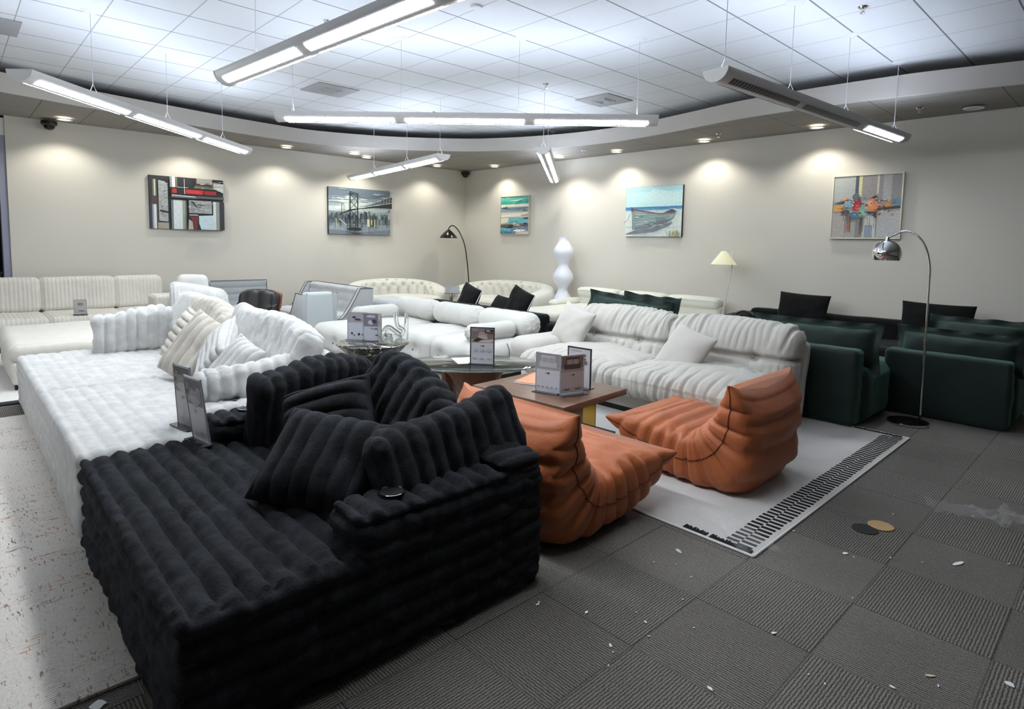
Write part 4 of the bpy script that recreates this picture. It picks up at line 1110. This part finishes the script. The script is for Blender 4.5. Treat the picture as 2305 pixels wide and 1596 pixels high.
# ================================================================ corduroy pieces on the far left
rib = lambda p, a, ax=0: (lambda P, Nn: chan(P[:, ax], p, a)*(1-np.abs(Nn[:, ax])**3)+.010*vnoise(P, 3.5))
t = thing('corduroy_sofa', 'long ivory corduroy sofa with several back cushions along the left wall', 'sofa', (-11.1, 1.1, 0), R(90))
MB().box((-1.9, -.75, .10), (1.50, .42, .26)).build('base', M_cord, t, bevel=.03)
MB().box((-1.85, -.70, 0), (1.45, .38, .10)).build('plinth', M_dark, t)
for x, w in ((-1.42, .84), (-.57, .97), (.375, .98), (1.17, .70)):
    softbox('seat_cushion', (w, 1.1, .22), M_cord, t, .09, disp=rib(.05, .012), steps=(.011, .03, .03), at=(x, -.22, .36))
    softbox('back_cushion', (w, .28, .52), M_cord, t, .09, disp=rib(.05, .012), steps=(.011, .03, .03), at=(x, .30, .71), post=lambda Q: np.stack([Q[:, 0], Q[:, 1]+.12*Q[:, 2], Q[:, 2]], 1))
t = thing('ottoman', 'wide flat-topped ivory corduroy ottoman on the white rug', 'ottoman', (-8.62, .90, 0), 0)
softbox('top_cushion', (1.75, 1.0, .22), M_cord, t, .10, disp=rib(.055, .014), steps=(.011, .03, .03), at=(0, 0, .385))
softbox('base', (1.72, .96, .24), M_cord, t, .04, disp=rib(.055, .014), steps=(.011, .03, .03), at=(0, 0, .185))
for x in (-.75, .72):
    for y in (-.40, .36): MB().box((x-.06, y-.05, .0), (x+.06, y+.05, .075)).build('foot', M_dark, t)
stand('small clear price stand on the corduroy sofa seat', (-10.42, 1.36, .475), R(85), 0, icl, .15, .20, False)
t = thing('ottoman', 'tall ivory corduroy block standing beyond the long corduroy sofa', 'ottoman', (-9.95, 2.55, 0), R(90))
softbox('body', (.82, .42, .74), M_cord, t, .06, disp=rib(.05, .014), steps=(.011, .03, .03), at=(0, 0, .40))
t = thing('boucle_chair', 'white boucle chair with a rounded back peeking behind the corduroy block', 'chair', (-10.72, 2.92, 0), R(75))
MB().box((-.1, -.1, 0), (.1, .1, .02)).build('foot', M_dark, t)
softbox('seat', (.52, .52, .24), M_boucle, t, .1, disp=nz, at=(0, -.18, .32)); softbox('backrest', (.5, .18, .62), M_boucle, t, .09, disp=nz, at=(0, .12, .68), post=lambda Q: np.stack([Q[:, 0]*(1-.35*np.clip(Q[:, 2], 0, 1)), Q[:, 1]+.2*Q[:, 2], Q[:, 2]], 1))
t = thing('beanbag_seat', 'large white plush seat with ribbed edges before the grey settee', 'chair', (-9.22, 2.62, 0), R(80))
softbox('seat', (.95, .85, .34), M_whitep, t, .14, disp=nz, at=(0, -.1, .19))
softbox('backrest', (.78, .26, .56), M_whitep, t, .12, disp=lambda P, Nn: .02*vnoise(P, 4)+chan(P[:, 0], .05, .02)*(np.abs(Nn[:, 2]) < .5)*(np.abs(P[:, 0]) > .2), steps=(.015, .03, .03), at=(0, .18, .64), post=lambda Q: np.stack([Q[:, 0], Q[:, 1]+.3*Q[:, 2], Q[:, 2]-.22*Q[:, 0]], 1))

# ================================================================ green velvet seats
def gbox(name, size, t, at, r=.05, post=None): return softbox(name, size, M_green, t, r, disp=lambda P, Nn: .008*vnoise(P, 4)+.004*vnoise(P, 14), at=at, post=post, step=.04)
t = thing('green_sofa', 'dark green velvet sofa standing back to back with the linen sofa', 'sofa', (-3.4, 6.35, 0))
gbox('backrest', (3.3, .20, .70), t, (.05, -.42, .36))
gbox('seat', (3.2, .85, .42), t, (.05, .1, .23))
gbox('arm', (.30, .78, .52), t, (1.60, .02, .27), .13); gbox('arm', (.30, .78, .52), t, (-1.55, .02, .27), .13)
GG = 'flanged dark green velvet cushions'
def flanged(label, c, yaw, lean, roll, w, h, th=.26, seed=0):
    o = cushion('flanged_cushion', w, h, th, M_green, n=44, pinch=.05, flange=.07, wave=.024, nz=.014, seed=seed)
    pose(o, c, yaw, lean, roll); return tag(o, label, 'cushion', GG)
flanged('wide dark green flanged cushion at the linen sofa end of the green sofa', (-2.22, 6.20, .69), R(3), R(10), 0, 1.22, .48, .28, 1)
flanged('dark green flanged cushion with pointed corners behind the linen sofa arm', (-4.50, 6.24, .73), R(3), R(14), R(-4), 1.25, .50, .26, 2)
flanged('dark green flanged cushion showing one upturned corner tip beside the cream sectional', (-4.35, 6.50, .74), R(8), R(24), R(-3), .8, .52, .2, 3)
t = thing('green_armchair', 'dark green velvet armchair turned away behind the chrome arc lamp', 'chair', (-1.25, 7.3, 0))
gbox('backrest', (1.0, .20, .62), t, (0, -.41, .32), .04)
gbox('seat', (.98, .8, .42), t, (0, .08, .23))
gbox('arm', (.22, .8, .50), t, (.42, .05, .27), .1); gbox('arm', (.22, .8, .42), t, (-.48, .05, .23), .1)
flanged('dark green flanged cushion slung over the armchair back behind the arc lamp', (-1.22, 7.09, .66), R(-2), R(8), R(-1), 1.06, .38, .26, 4)
flanged('lighter-lit green flanged cushion on the armchair seat in front of a black cushion', (-1.12, 7.45, .72), R(-2), R(20), 0, .85, .48, .2, 5)
t = thing('green_stool', 'small dark green velvet stool in the gap beside the armchair', 'stool', (-1.93, 7.28, 0))
gbox('seat', (.34, .55, .40), t, (0, 0, .24), .12); MB().box((-.12, -.2, 0), (.12, .2, .06)).build('plinth', M_dark, t)

# ================================================================ black sofa along the right wall
t = thing('black_sofa', 'long low black sofa against the right wall under the framed abstract', 'sofa', (-2.22, 8.72, 0))
bb = lambda n_, size, at, r=.06: softbox(n_, size, M_nearblack, t, r, disp=nz, at=at)
bb('backrest', (4.1, .22, .66), (.05, .48, .35)); bb('seat', (4.1, .95, .40), (.05, 0, .22)); bb('arm', (.28, 1.05, .60), (-2.0, 0, .32), .1); bb('arm', (.28, 1.05, .60), (2.1, 0, .32), .1)
BW = 'large square black cushions on the wall sofa'
def bigblack(label, c, yaw, lean, roll, w=.70, h=.50):
    o = cushion('back_cushion', w, h, .2, M_nearblack, n=30, pinch=.05, seed=len(label)); pose(o, c, yaw, lean, roll); tag(o, label, 'cushion', BW)
bigblack('square black cushion standing on the wall sofa toward the paper shade lamp', (-3.38, 8.95, .72), R(2), R(16), R(-2))
bigblack('square black cushion standing on the wall sofa behind the arc lamp pole', (-1.78, 9.0, .70), R(2), R(14), R(-1), .78, .52)
t = thing('handbag', 'black handbag with chain strap wedged behind the linen sofa back', 'bag', (-2.98, 6.34, .46), R(10))
softbox('bag_body', (.26, .10, .30), M_dleather, t, .035, disp=nz, at=(0, 0, .17))
MB().tube(catmull([(-.11, 0, .30), (-.12, 0, .40), (-.03, .0, .45), (.08, 0, .41), (.11, 0, .30)], 8), .012, 8).build('handle', M_dleather, t, smooth=True)

# ================================================================ pictures
M_blkedge = mat('black_canvas_edge', '101012', .6)
def canvas(label, c, rz, w, h, polys, edge=M_blkedge, frame=None, th=.04):
    t = thing('wall_painting', label, 'painting', c, rz, 'paintings on the greige walls')
    MB().box((-w/2, -th, -h/2), (w/2, 0, h/2)).build('canvas', edge, t)
    flat_art('painted_surface', w*.995, h*.995, polys, M_paint, t, th, .0005)
    if frame:
        f = .018
        MB().box((-w/2-f, -th-.012, -h/2-f), (-w/2, 0, h/2+f)).box((w/2, -th-.012, -h/2-f), (w/2+f, 0, h/2+f)).box((-w/2, -th-.012, -h/2-f), (w/2, 0, -h/2)).box((-w/2, -th-.012, h/2), (w/2, 0, h/2+f)).build('frame', frame, t, bevel=.003)
    return t
g = random.Random(5)
def streaks(n, x0, y0, x1, y1, cols, wx, wy, vertical=False):
    o = []
    for _ in range(n):
        x = g.uniform(x0, x1); y = g.uniform(y0, y1); a = g.uniform(.4, 1)*wx; b = g.uniform(.4, 1)*wy; s = g.uniform(-.25, .25)*b
        o.append((g.choice(cols), [(max(0, x-a), min(1, max(0, y-b))), (min(1, x+a*.6), min(1, max(0, y-b*.7+s))), (min(1, x+a), min(1, y+b*.6)), (max(0, x-a*.7), min(1, max(0, y+b+s)))]))
    return o
def bars(seq, y0, y1): # vertical colour bands
    return [(c, rect(a, y0, b, y1)) for a, b, c in seq]
G_ = ['8a8d8f', 'b3b6b8', '6d7072', 'c7c9c9', '9b9ea0']
A = [('2a2b2e', rect(0, 0, 1, 1))]
A += bars([(.0, .03, '30313a'), (.03, .05, '8b8f96'), (.05, .085, 'cdd3d6'), (.085, .11, '4c463f')], 0, .5)+bars([(.04, .06, '77705f'), (.06, .075, 'd8dccd'), (.075, .09, '6b7058')], .55, .93)
A += [('4b3a30', rect(.03, .46, .1, .62))]+bars([(.1, .24, '9d958b')], 0, .12)
A += [('15161a', rect(.105, .12, .255, .93)), ('a9adac', [(.115, .15), (.235, .14), (.235, .84), (.2, .90), (.115, .92)])]+streaks(45, .125, .18, .225, .88, G_, .02, .012)+[('15161a', [(.115, .33), (.24, .30), (.24, .33), (.13, .36)])]
A += bars([(.26, .29, '8d9294'), (.29, .33, 'e2e7e0'), (.33, .36, '6f7a5c')], .77, 1)+bars([(.27, .30, '6e7274'), (.30, .42, 'ccd4d6'), (.42, .46, '91998c'), (.46, .48, '5a6258')], 0, .56)
A += [('3a332d', rect(.6, .78, .86, .97)), ('98968d', rect(.62, .9, .84, 1)), ('6c6259', [(.58, .8), (.9, .76), (.95, .84), (.6, .86)]), ('c2c6c0', [(.85, .82), (1, .74), (1, .92), (.86, .95)]), ('17181b', rect(.84, .93, 1, .985))]+streaks(24, .6, .8, .98, .96, ['7d766c', 'b8b9b2', '4f463e', 'a09c92'], .06, .01)
A += [('141517', rect(.26, .66, .9, .8)), ('b3262a', rect(.285, .69, .345, .775)), ('b3262a', [(.45, .69), (.7, .685), (.71, .77), (.46, .775)]), ('8f2426', rect(.72, .69, .89, .765)), ('c8353a', [(.48, .71), (.68, .70), (.66, .75), (.5, .75)]), ('1a1b1e', rect(.36, .67, .45, .79))]
A += [('595c5f', rect(.27, .6, 1, .655)), ('c9ccca', [(.28, .64), (.6, .625), (.6, .64), (.28, .66)]), ('2a2b2e', rect(.62, .60, 1, .615)), ('d7dad9', rect(.35, .80, .5, .808)), ('d7dad9', rect(.445, .68, .452, .97))]
A += bars([(.83, .88, 'd2d8d8'), (.88, .93, '8a8d88'), (.93, 1, '2c2f33')], 0, .56)+[('121316', rect(.49, .29, .84, .59)), ('a6abaa', rect(.505, .32, .82, .565))]+streaks(60, .52, .34, .81, .55, G_, .03, .014)+[('23262a', [(.52, .55), (.56, .54), (.62, .42), (.59, .44)])]
A += [('1d1c1f', rect(.48, 0, .66, .28)), ('6a1f26', [(.5, .26), (.62, .26), (.6, .0), (.56, 0), (.55, .14)]), ('aaa59c', [(.48, 0), (.55, 0), (.54, .15), (.49, .2)]), ('b9cdd3', [(.66, 0), (.84, 0), (.84, .29), (.63, .27), (.63, .12)]), ('e5e8e6', rect(.5, .275, .62, .287))]
canvas('black, white and red abstract canvas on the left wall', (XW+.002, 3.13, 2.19), R(90), 1.18, .9, A)
B = [('7d8b95', rect(0, 0, 1, 1)), ('65737f', rect(0, .8, 1, 1)), ('b9c6c4', [(0, .5), (.9, .45), (1, .6), (.7, .72), (.3, .84), (0, .72)]), ('d2ddd6', [(.1, .55), (.5, .52), (.62, .68), (.3, .78), (.12, .7)]), ('8f9a9d', [(0, .6), (.25, .66), (.22, .7), (0, .68)])]
B += streaks(30, 0, .62, 1, .98, ['8896a0', 'c3ccca', '70808c', 'a7b3b6', '5f6e7a'], .14, .015)
B += [('6f7a84', rect(0, 0, 1, .36)), ('8d979f', [(0, .1), (.5, .05), (1, .12), (1, .22), (0, .24)]), ('a4adb0', rect(.42, .36, 1, .50))]
for i in range(90):
    x = g.uniform(0, 1); hh = g.uniform(.03, .11)*(1.6 if abs(x-.6) < .05 else 1); ww = g.uniform(.006, .016)
    B.append((g.choice(['3c464c', '515d63', '2f383d', '6d787c', '48514f']), rect(max(0, x-ww), .34, min(1, x+ww), .36+hh)))
    if i % 2: B.append((g.choice(['4f5a61', '3e474d', '68737a', 'a7a583']), rect(max(0, x-ww*.6), .34-g.uniform(.05, .2), min(1, x+ww*.6), .34)))
B += [('c9c59c', rect(.58, .18, .62, .34)), ('b8b48e', rect(.64, .22, .66, .33))]
def seg(c, x0, y0, x1, y1, w): 
    d = Vector((x1-x0, y1-y0)); p = Vector((-d.y, d.x)).normalized()*w/2
    return (c, [(x0-p.x, y0-p.y), (x1-p.x, y1-p.y), (x1+p.x, y1+p.y), (x0+p.x, y0+p.y)])
K = '1e2326'
B += [(K, [(.12, .40), (.30, .50), (.45, .55), (.72, .60), (1, .60), (1, .72), (.8, .66), (.5, .58), (.3, .54), (.14, .43)]), ('3a4144', [(.38, .57), (.62, .66), (1, .86), (1, .73), (.7, .66), (.4, .575)])]
for i in range(12):
    x = .45+i*.05; B.append(seg('aab0ab', x, .585+(x-.45)*.25, x+.004, .60+(x-.45)*.45, .006)); B.append(seg('aab0ab', x, .60+(x-.45)*.44, x+.045, .60+(x-.4)*.27, .005))
B += [seg('d0d5cf', .4, .575, 1, .73, .008), seg('b3b9b4', .4, .585, 1, .87, .006)]
B += [seg(K, .30, .14, .30, .92, .018), seg(K, .42, .14, .42, .88, .018), seg(K, .29, .92, .43, .88, .02), seg(K, .29, .87, .43, .83, .014)]
for y0, y1 in ((.70, .86), (.55, .72), (.36, .52), (.17, .35)): B += [seg(K, .30, y1, .42, y0, .012), seg(K, .30, y0, .42, y1, .008)]
B += [seg(K, .30, .18, .42, .18, .012), (K, [(.24, .12), (.32, .155), (.46, .145), (.49, .1), (.42, .075), (.28, .08)]), ('3b4348', [(.3, .05), (.5, .03), (.44, .0), (.34, .0)]), seg(K, .165, .42, .165, .64, .01), seg(K, .20, .45, .20, .63, .008), seg(K, .165, .64, .20, .63, .01), seg('c6c9b5', .12, .33, .24, .2, .012)]
for i in range(24): x0 = .44+i*.023; B.append(seg('59635f' if i % 2 else '707b77', x0, .6, x0, .80-.12*math.sin(min(1, (x0-.42)/.5)*PI)*1.0, .0025))
B += [seg('3a4346', a, b, c, d, .006) for a, b, c, d in ((.42, .84, .5, .79), (.5, .79, .6, .78), (.6, .78, .75, .83), (.75, .83, 1, .97))]
canvas('grey painting of a suspension bridge and skyline on the left wall', (XW+.002, 6.49, 2.215), R(90), 1.46, .97, B)
Cc = [('d8d6c8', rect(0, 0, 1, 1)), ('4fb6a4', rect(0, .8, 1, 1)), ('35a58f', [(0, .79), (.6, .81), (1, .86), (1, .9), (.4, .88), (0, .87)]), ('2b8f93', [(.5, .85), (1, .82), (1, .93), (.75, .92)]), ('a9dccb', [(.25, .9), (.55, .87), (.9, .95), (.6, .92)]), ('e4e2d2', rect(0, .73, 1, .80)), ('8fa3b0', rect(0, .58, 1, .73)), ('6c7f8e', [(.1, .66), (.6, .63), (1, .68), (1, .72), (.3, .70)]), ('47423f', [(0, .7), (.2, .73), (.28, .70), (.1, .67)]), ('5a5654', [(.78, .61), (.85, .66), (.98, .62)]), ('d6d0bd', rect(0, .45, 1, .58)), ('e6e2d2', [(0, .5), (.5, .56), (1, .55), (1, .47), (0, .46)]), ('b3a48f', [(.7, .5), (1, .54), (1, .48), (.8, .47)]),
      ('6fb5bd', rect(.3, .28, 1, .44)), ('48a2a6', [(.22, .3), (.55, .36), (.7, .31), (.5, .28)]), ('ded9c6', [(0, .28), (.25, .3), (.3, .42), (0, .43)]), ('2d3137', [(.8, .42), (1, .44), (1, .40), (.88, .39)]), ('5f5a58', [(0, .25), (.5, .27), (1, .28), (1, .16), (.6, .14), (0, .17)]), ('cfc4b0', [(.4, .27), (.5, .32), (.75, .22), (.5, .22)]), ('262a33', [(.15, .18), (.4, .24), (.7, .19), (.5, .15)]), ('2b303a', [(.75, .26), (.9, .3), (1, .27), (.85, .22)]), ('6d7c93', rect(.45, .08, 1, .2)), ('4fa6b5', [(0, .02), (.6, .05), (.5, .14), (0, .16)]), ('3f6f9e', [(0, 0), (.55, 0), (.5, .06), (0, .07)]), ('e9e7de', [(.45, .08), (.6, .12), (.95, .11), (.7, .04), (.6, .06)])]
Cc += streaks(40, .05, .02, .95, .3, ['e4e6e0', '39424c', '6b93a5', 'b8c4c9', '2c3138'], .05, .008)+streaks(18, .05, .55, .95, .98, ['7fcdbb', 'cfe6da', '3c9c94', 'a7b6bf'], .12, .008)
canvas('small turquoise and cream abstract seascape in a pale frame', (-9.88, YW-.002, 2.235), 0, .90, .83, Cc, frame=mat('champagne_frame', 'bdb6a8', .4, metal=.3))
D = [('b5d9dc', rect(0, 0, 1, 1)), ('a4cdd6', rect(0, .9, 1, 1)), ('bfdcdc', [(.2, .7), (1, .66), (1, .85), (.5, .95)]), ('3f78a8', rect(0, .555, 1, .60)), ('5b93b8', rect(0, .53, 1, .56)), ('a9cdd2', rect(.5, .44, 1, .54)), ('cdd6d2', rect(0, 0, 1, .50)), ('bcd3d2', [(.85, .45), (1, .4), (1, .55), (.8, .55)])]+streaks(24, .02, .02, .98, .45, ['c3ccca', 'd9dedb', 'b9c3c6'], .12, .012)+streaks(14, .1, .53, 1, .6, ['2f6898', '6fa3c2', '4a84ae'], .12, .006)
D += [('6f737f', [(0, .04), (.18, .12), (.5, .17), (.85, .30), (.82, .24), (.55, .10), (.2, .05)])]
D += [('8ea3a2', [(.15, .53), (.17, .14), (.22, .12), (.45, .19), (.75, .29), (.86, .36), (.91, .5), (.6, .46), (.35, .51)]), ('6c6f78', [(.20, .13), (.45, .19), (.75, .29), (.85, .35), (.7, .33), (.4, .25), (.2, .19)])]
for i in range(6): D.append(seg('5f716f', .17, .48-i*.055, .86-i*.03, .45-i*.025, .006))
D += streaks(50, .18, .17, .8, .46, ['a8bab8', '7c908f', 'b9c7c4', '69797a'], .05, .008)
D += [('3d3a42', [(.72, .47), (.86, .54), (.92, .50), (.9, .47)]), ('7c4338', [(.15, .56), (.38, .52), (.65, .46), (.9, .48), (.9, .465), (.65, .44), (.38, .495), (.15, .535)]), ('5a3a36', [(.14, .5), (.135, .6), (.155, .6), (.175, .55), (.165, .5)]), seg('3c4446', .155, .5, .175, .13, .012), seg('555a58', 0, .28, .07, .33, .008), seg('555a58', .07, .33, .13, .48, .008)]
for i in range(26): x0 = g.uniform(.8, .99); D.append(seg(g.choice(['8f8a5c', 'b3aa72', '6f7148', 'a39a60']), x0, .0, x0+g.uniform(-.04, .03), g.uniform(.07, .13), .008))
canvas('beach painting of a weathered rowing boat on the right wall', (-6.24, YW-.002, 2.225), 0, 1.2, .905, D)
E_ = [('a3a29e', rect(0, 0, 1, 1)), ('b0b4b0', rect(0, .6, .33, 1)), ('97908f', rect(.42, .6, .66, 1)), ('8f8c8e', rect(.68, .5, 1, 1)), ('a9a7a6', rect(.74, .6, .86, 1)), ('d8d3a0', rect(.38, .66, .43, 1)), ('c9c7b4', rect(.65, .7, .68, 1)), ('4d5560', rect(.33, .72, .38, 1)), ('c9c9c3', rect(.47, .0, .66, .36)), ('8f99a8', rect(.5, 0, .62, .2)), ('aaa49c', rect(0, .0, .2, .4)), ('8b8580', rect(.36, 0, .47, .3)), ('a06a4e', rect(.23, .1, .28, .35)), ('6e665f', rect(.42, .05, .46, .33)), ('b3b4b3', rect(.68, 0, 1, .42)),
      ('4b4a4a', [(0, .56), (.25, .63), (.3, .60), (.1, .55)]), ('35363a', [(.55, .62), (.63, .68), (.67, .66), (.66, .60)]), ('d29a55', [(.02, .42), (.16, .44), (.16, .54), (.02, .53)]), ('d7a06a', [(.1, .62), (.22, .66), (.2, .60)]), ('8fb0bd', rect(.18, .49, .28, .60)), ('6b9196', rect(.28, .46, .33, .6)), ('b3202f', rect(.31, .44, .42, .62)), ('dd5b52', blob(.38, .49, .04, .05, 8, 2)), ('7fa6a0', blob(.5, .46, .09, .1, 10, 3)), ('8fb39f', blob(.46, .38, .07, .07, 9, 5)), ('e08a5a', blob(.6, .52, .1, .11, 11, 6)), ('f0a884', blob(.57, .55, .06, .05, 8, 7)), ('d98f4e', blob(.64, .46, .06, .05, 8, 8)), ('4a7590', blob(.33, .36, .09, .07, 10, 9)), ('5f5353', blob(.2, .41, .08, .05, 9, 10)), ('c98a52', [(.7, .5), (.86, .6), (.88, .5), (.8, .48)]), ('6d8b98', rect(.88, .5, 1, .62)), ('39383c', [(.66, .47), (1, .5), (1, .47), (.7, .44)]), ('2f3340', [(.48, .42), (.66, .42), (.67, .3), (.6, .37)]), ('5a6a72', blob(.35, .66, .06, .07, 8, 11))]
E_ += streaks(70, .08, .36, .92, .66, ['2e3238', 'c9a37a', 'e2c9a6', '5a7f8c', '8a3a34', 'd9773f', '3c4a55', 'e9e4d8'], .025, .014)
for i in range(22): x0 = g.uniform(.12, .75); E_.append(seg(g.choice(['55504c', '7a6f68', '8d8078', '3f3d3f']), x0, .36, x0+g.uniform(-.01, .01), g.uniform(.08, .3), .006))
canvas('framed abstract painting in grey with orange, red and teal patches', (-2.77, YW-.002, 2.205), 0, .85, .86, E_, frame=mat('cream_thin_frame', 'd8d2c2', .4))

# ================================================================ glimpse through the opening and floor litter
t = thing('storage_shelf', 'grey shelf in the dark room past the left opening', 'shelf', (-14.2, .45, 0), R(0))
MB().box((-.3, -.5, 0), (.3, .25, .9)).build('cabinet', mat('grey_shelf', '8a8784', .6), t, bevel=.01)
MB().box((-.31, -.51, .9), (.31, .26, .93)).build('top', mat('shelf_top', 'a39f9b', .6), t)
o = softbox('round_cushion', (.5, .45, .42), M_nearblack, None, .18, at=(0, 0, .21)); o.location = (-14.2, .42, .932); tag(o, 'black rounded bundle on the shelf in the dark room', 'bundle')
def disc(label, x, y, m, z=.002):
    o = MB().lathe([(.0, 0), (.066, 0), (.067, .002), (.066, .004), (.0, .004)], 36).build('felt_disc', m, None, smooth=True); o.location = (x, y, z); tag(o, label, 'disc', 'round discs on the carpet')
disc('tan round disc lying on the carpet', -.955, 3.89, mat('tan_disc', 'b9986a', .7)); disc('black round disc half under the tan one', -1.005, 3.775, mat('black_disc', '141414', .7), .001)
LG = 'paper scraps littering the carpet'
fl = random.Random(11)
def flake(x, y, s, label, asp=.5, m=M_paper):
    k = [(s*math.cos(q)*fl.uniform(.6, 1.1), s*asp*math.sin(q)*fl.uniform(.6, 1.1)) for q in np.linspace(0, 2*PI, 8, endpoint=False)]
    o = MB().prism(k, .001, .004).build('paper_scrap', m, None); o.location = (x, y, .001); o.rotation_euler = (0, 0, fl.uniform(0, 6)); tag(o, label, 'litter', LG)
def fpx(px, py):
    import_d = Vector(((px-1152.5)/1349.5, (py-667.0)/1349.5, 1))
    M = S.camera.matrix_world.to_3x3(); d = M @ Vector((import_d.x, -import_d.y, -1)); k = -1.6/d.z
    return d.x*k, d.y*k
LB = 'tiny white scrap of paper on the grey carpet tiles'
for px, py, s in [(1472, 1267, .007), (1522, 1273, .006), (1556, 1300, .006), (1537, 1351, .008), (1432, 1380, .006), (1453, 1402, .012), (1374, 1455, .012), (1562, 1415, .006), (1460, 1434, .007), (1742, 1427, .014), (1598, 1552, .014), (1857, 1541, .006), (1919, 1348, .006), (2008, 1548, .012), (2112, 1546, .008), (2076, 1267, .007), (1922, 1255, .006), (2005, 1257, .007), (2271, 1271, .011), (1787, 1196, .01), (1370, 1500, .006), (1320, 1380, .012), (1210, 1362, .014), (1213, 1357, .008), (2010, 1158, .008), (2190, 1163, .008), (1820, 1520, .006), (1380, 1470, .006)]:
    flake(*fpx(px, py), s, LB)
flake(*fpx(2156, 1270), .045, 'largest white paper scrap lying alone on the carpet', .25)
flake(*fpx(2092, 1523), .022, 'yellowish curled scrap on the carpet', .3, mat('yellowed_paper', 'd9d2b0', .7))
flake(*fpx(1527, 1241), .032, 'leaf-shaped translucent scrap near the rug corner', .35, mat('tape_scrap', 'c9cac6', .3))
flake(*fpx(2273, 1542), .018, 'rounded white crumb on a striped tile', .8)
flake(*fpx(1903, 1247), .02, 'small curled white scrap past the rug corner', .6)
flake(*fpx(222, 1588), .03, 'white scrap on the carpet by the flecked rug edge', .8)
M_film = mat('clear_film', 'f4f7f9', .12)
M_film.node_tree.nodes['Principled BSDF'].inputs['Alpha'].default_value = .09
def film(name, label, x, y, w, d, rz, z0, seed):
    n = 26; V = []; Fc = []
    for i in range(n+1):
        for j in range(n+1):
            u = i/n-.5; v = j/n-.5
            p = np.array([[u*w, v*d, seed*1.0]])
            zz = .004+.03*abs(float(vnoise(p, 14, seed)[0]))+.02*abs(float(vnoise(p, 37, seed)[0]))
            wob = 1+.35*float(vnoise(np.array([[u*2, v*2, seed]]), 2.0, seed)[0])
            V.append((u*w*wob, v*d*wob, zz))
    for i in range(n):
        for j in range(n): a = i*(n+1)+j; Fc.append((a, a+n+1, a+n+2, a+1))
    o = mesh(name, V, Fc, M_film, None, False); o.location = (x, y, z0); o.rotation_euler = (0, 0, rz); tag(o, label, 'plastic film', 'crumpled clear film on the floor')
x, y = fpx(1640, 1195); film('plastic_film', 'crumpled clear plastic film lying on the pale rug corner', x, y, .55, .2, R(150), .013, 1)
x, y = fpx(2150, 1150); film('plastic_film', 'crumpled clear plastic film on the carpet beyond the discs', x, y, .28, .2, R(30), .001, 2)
x, y = fpx(2262, 1170); film('plastic_film', 'second scrap of clear film on the carpet at the photo edge', x, y, .3, .16, R(70), .001, 3)
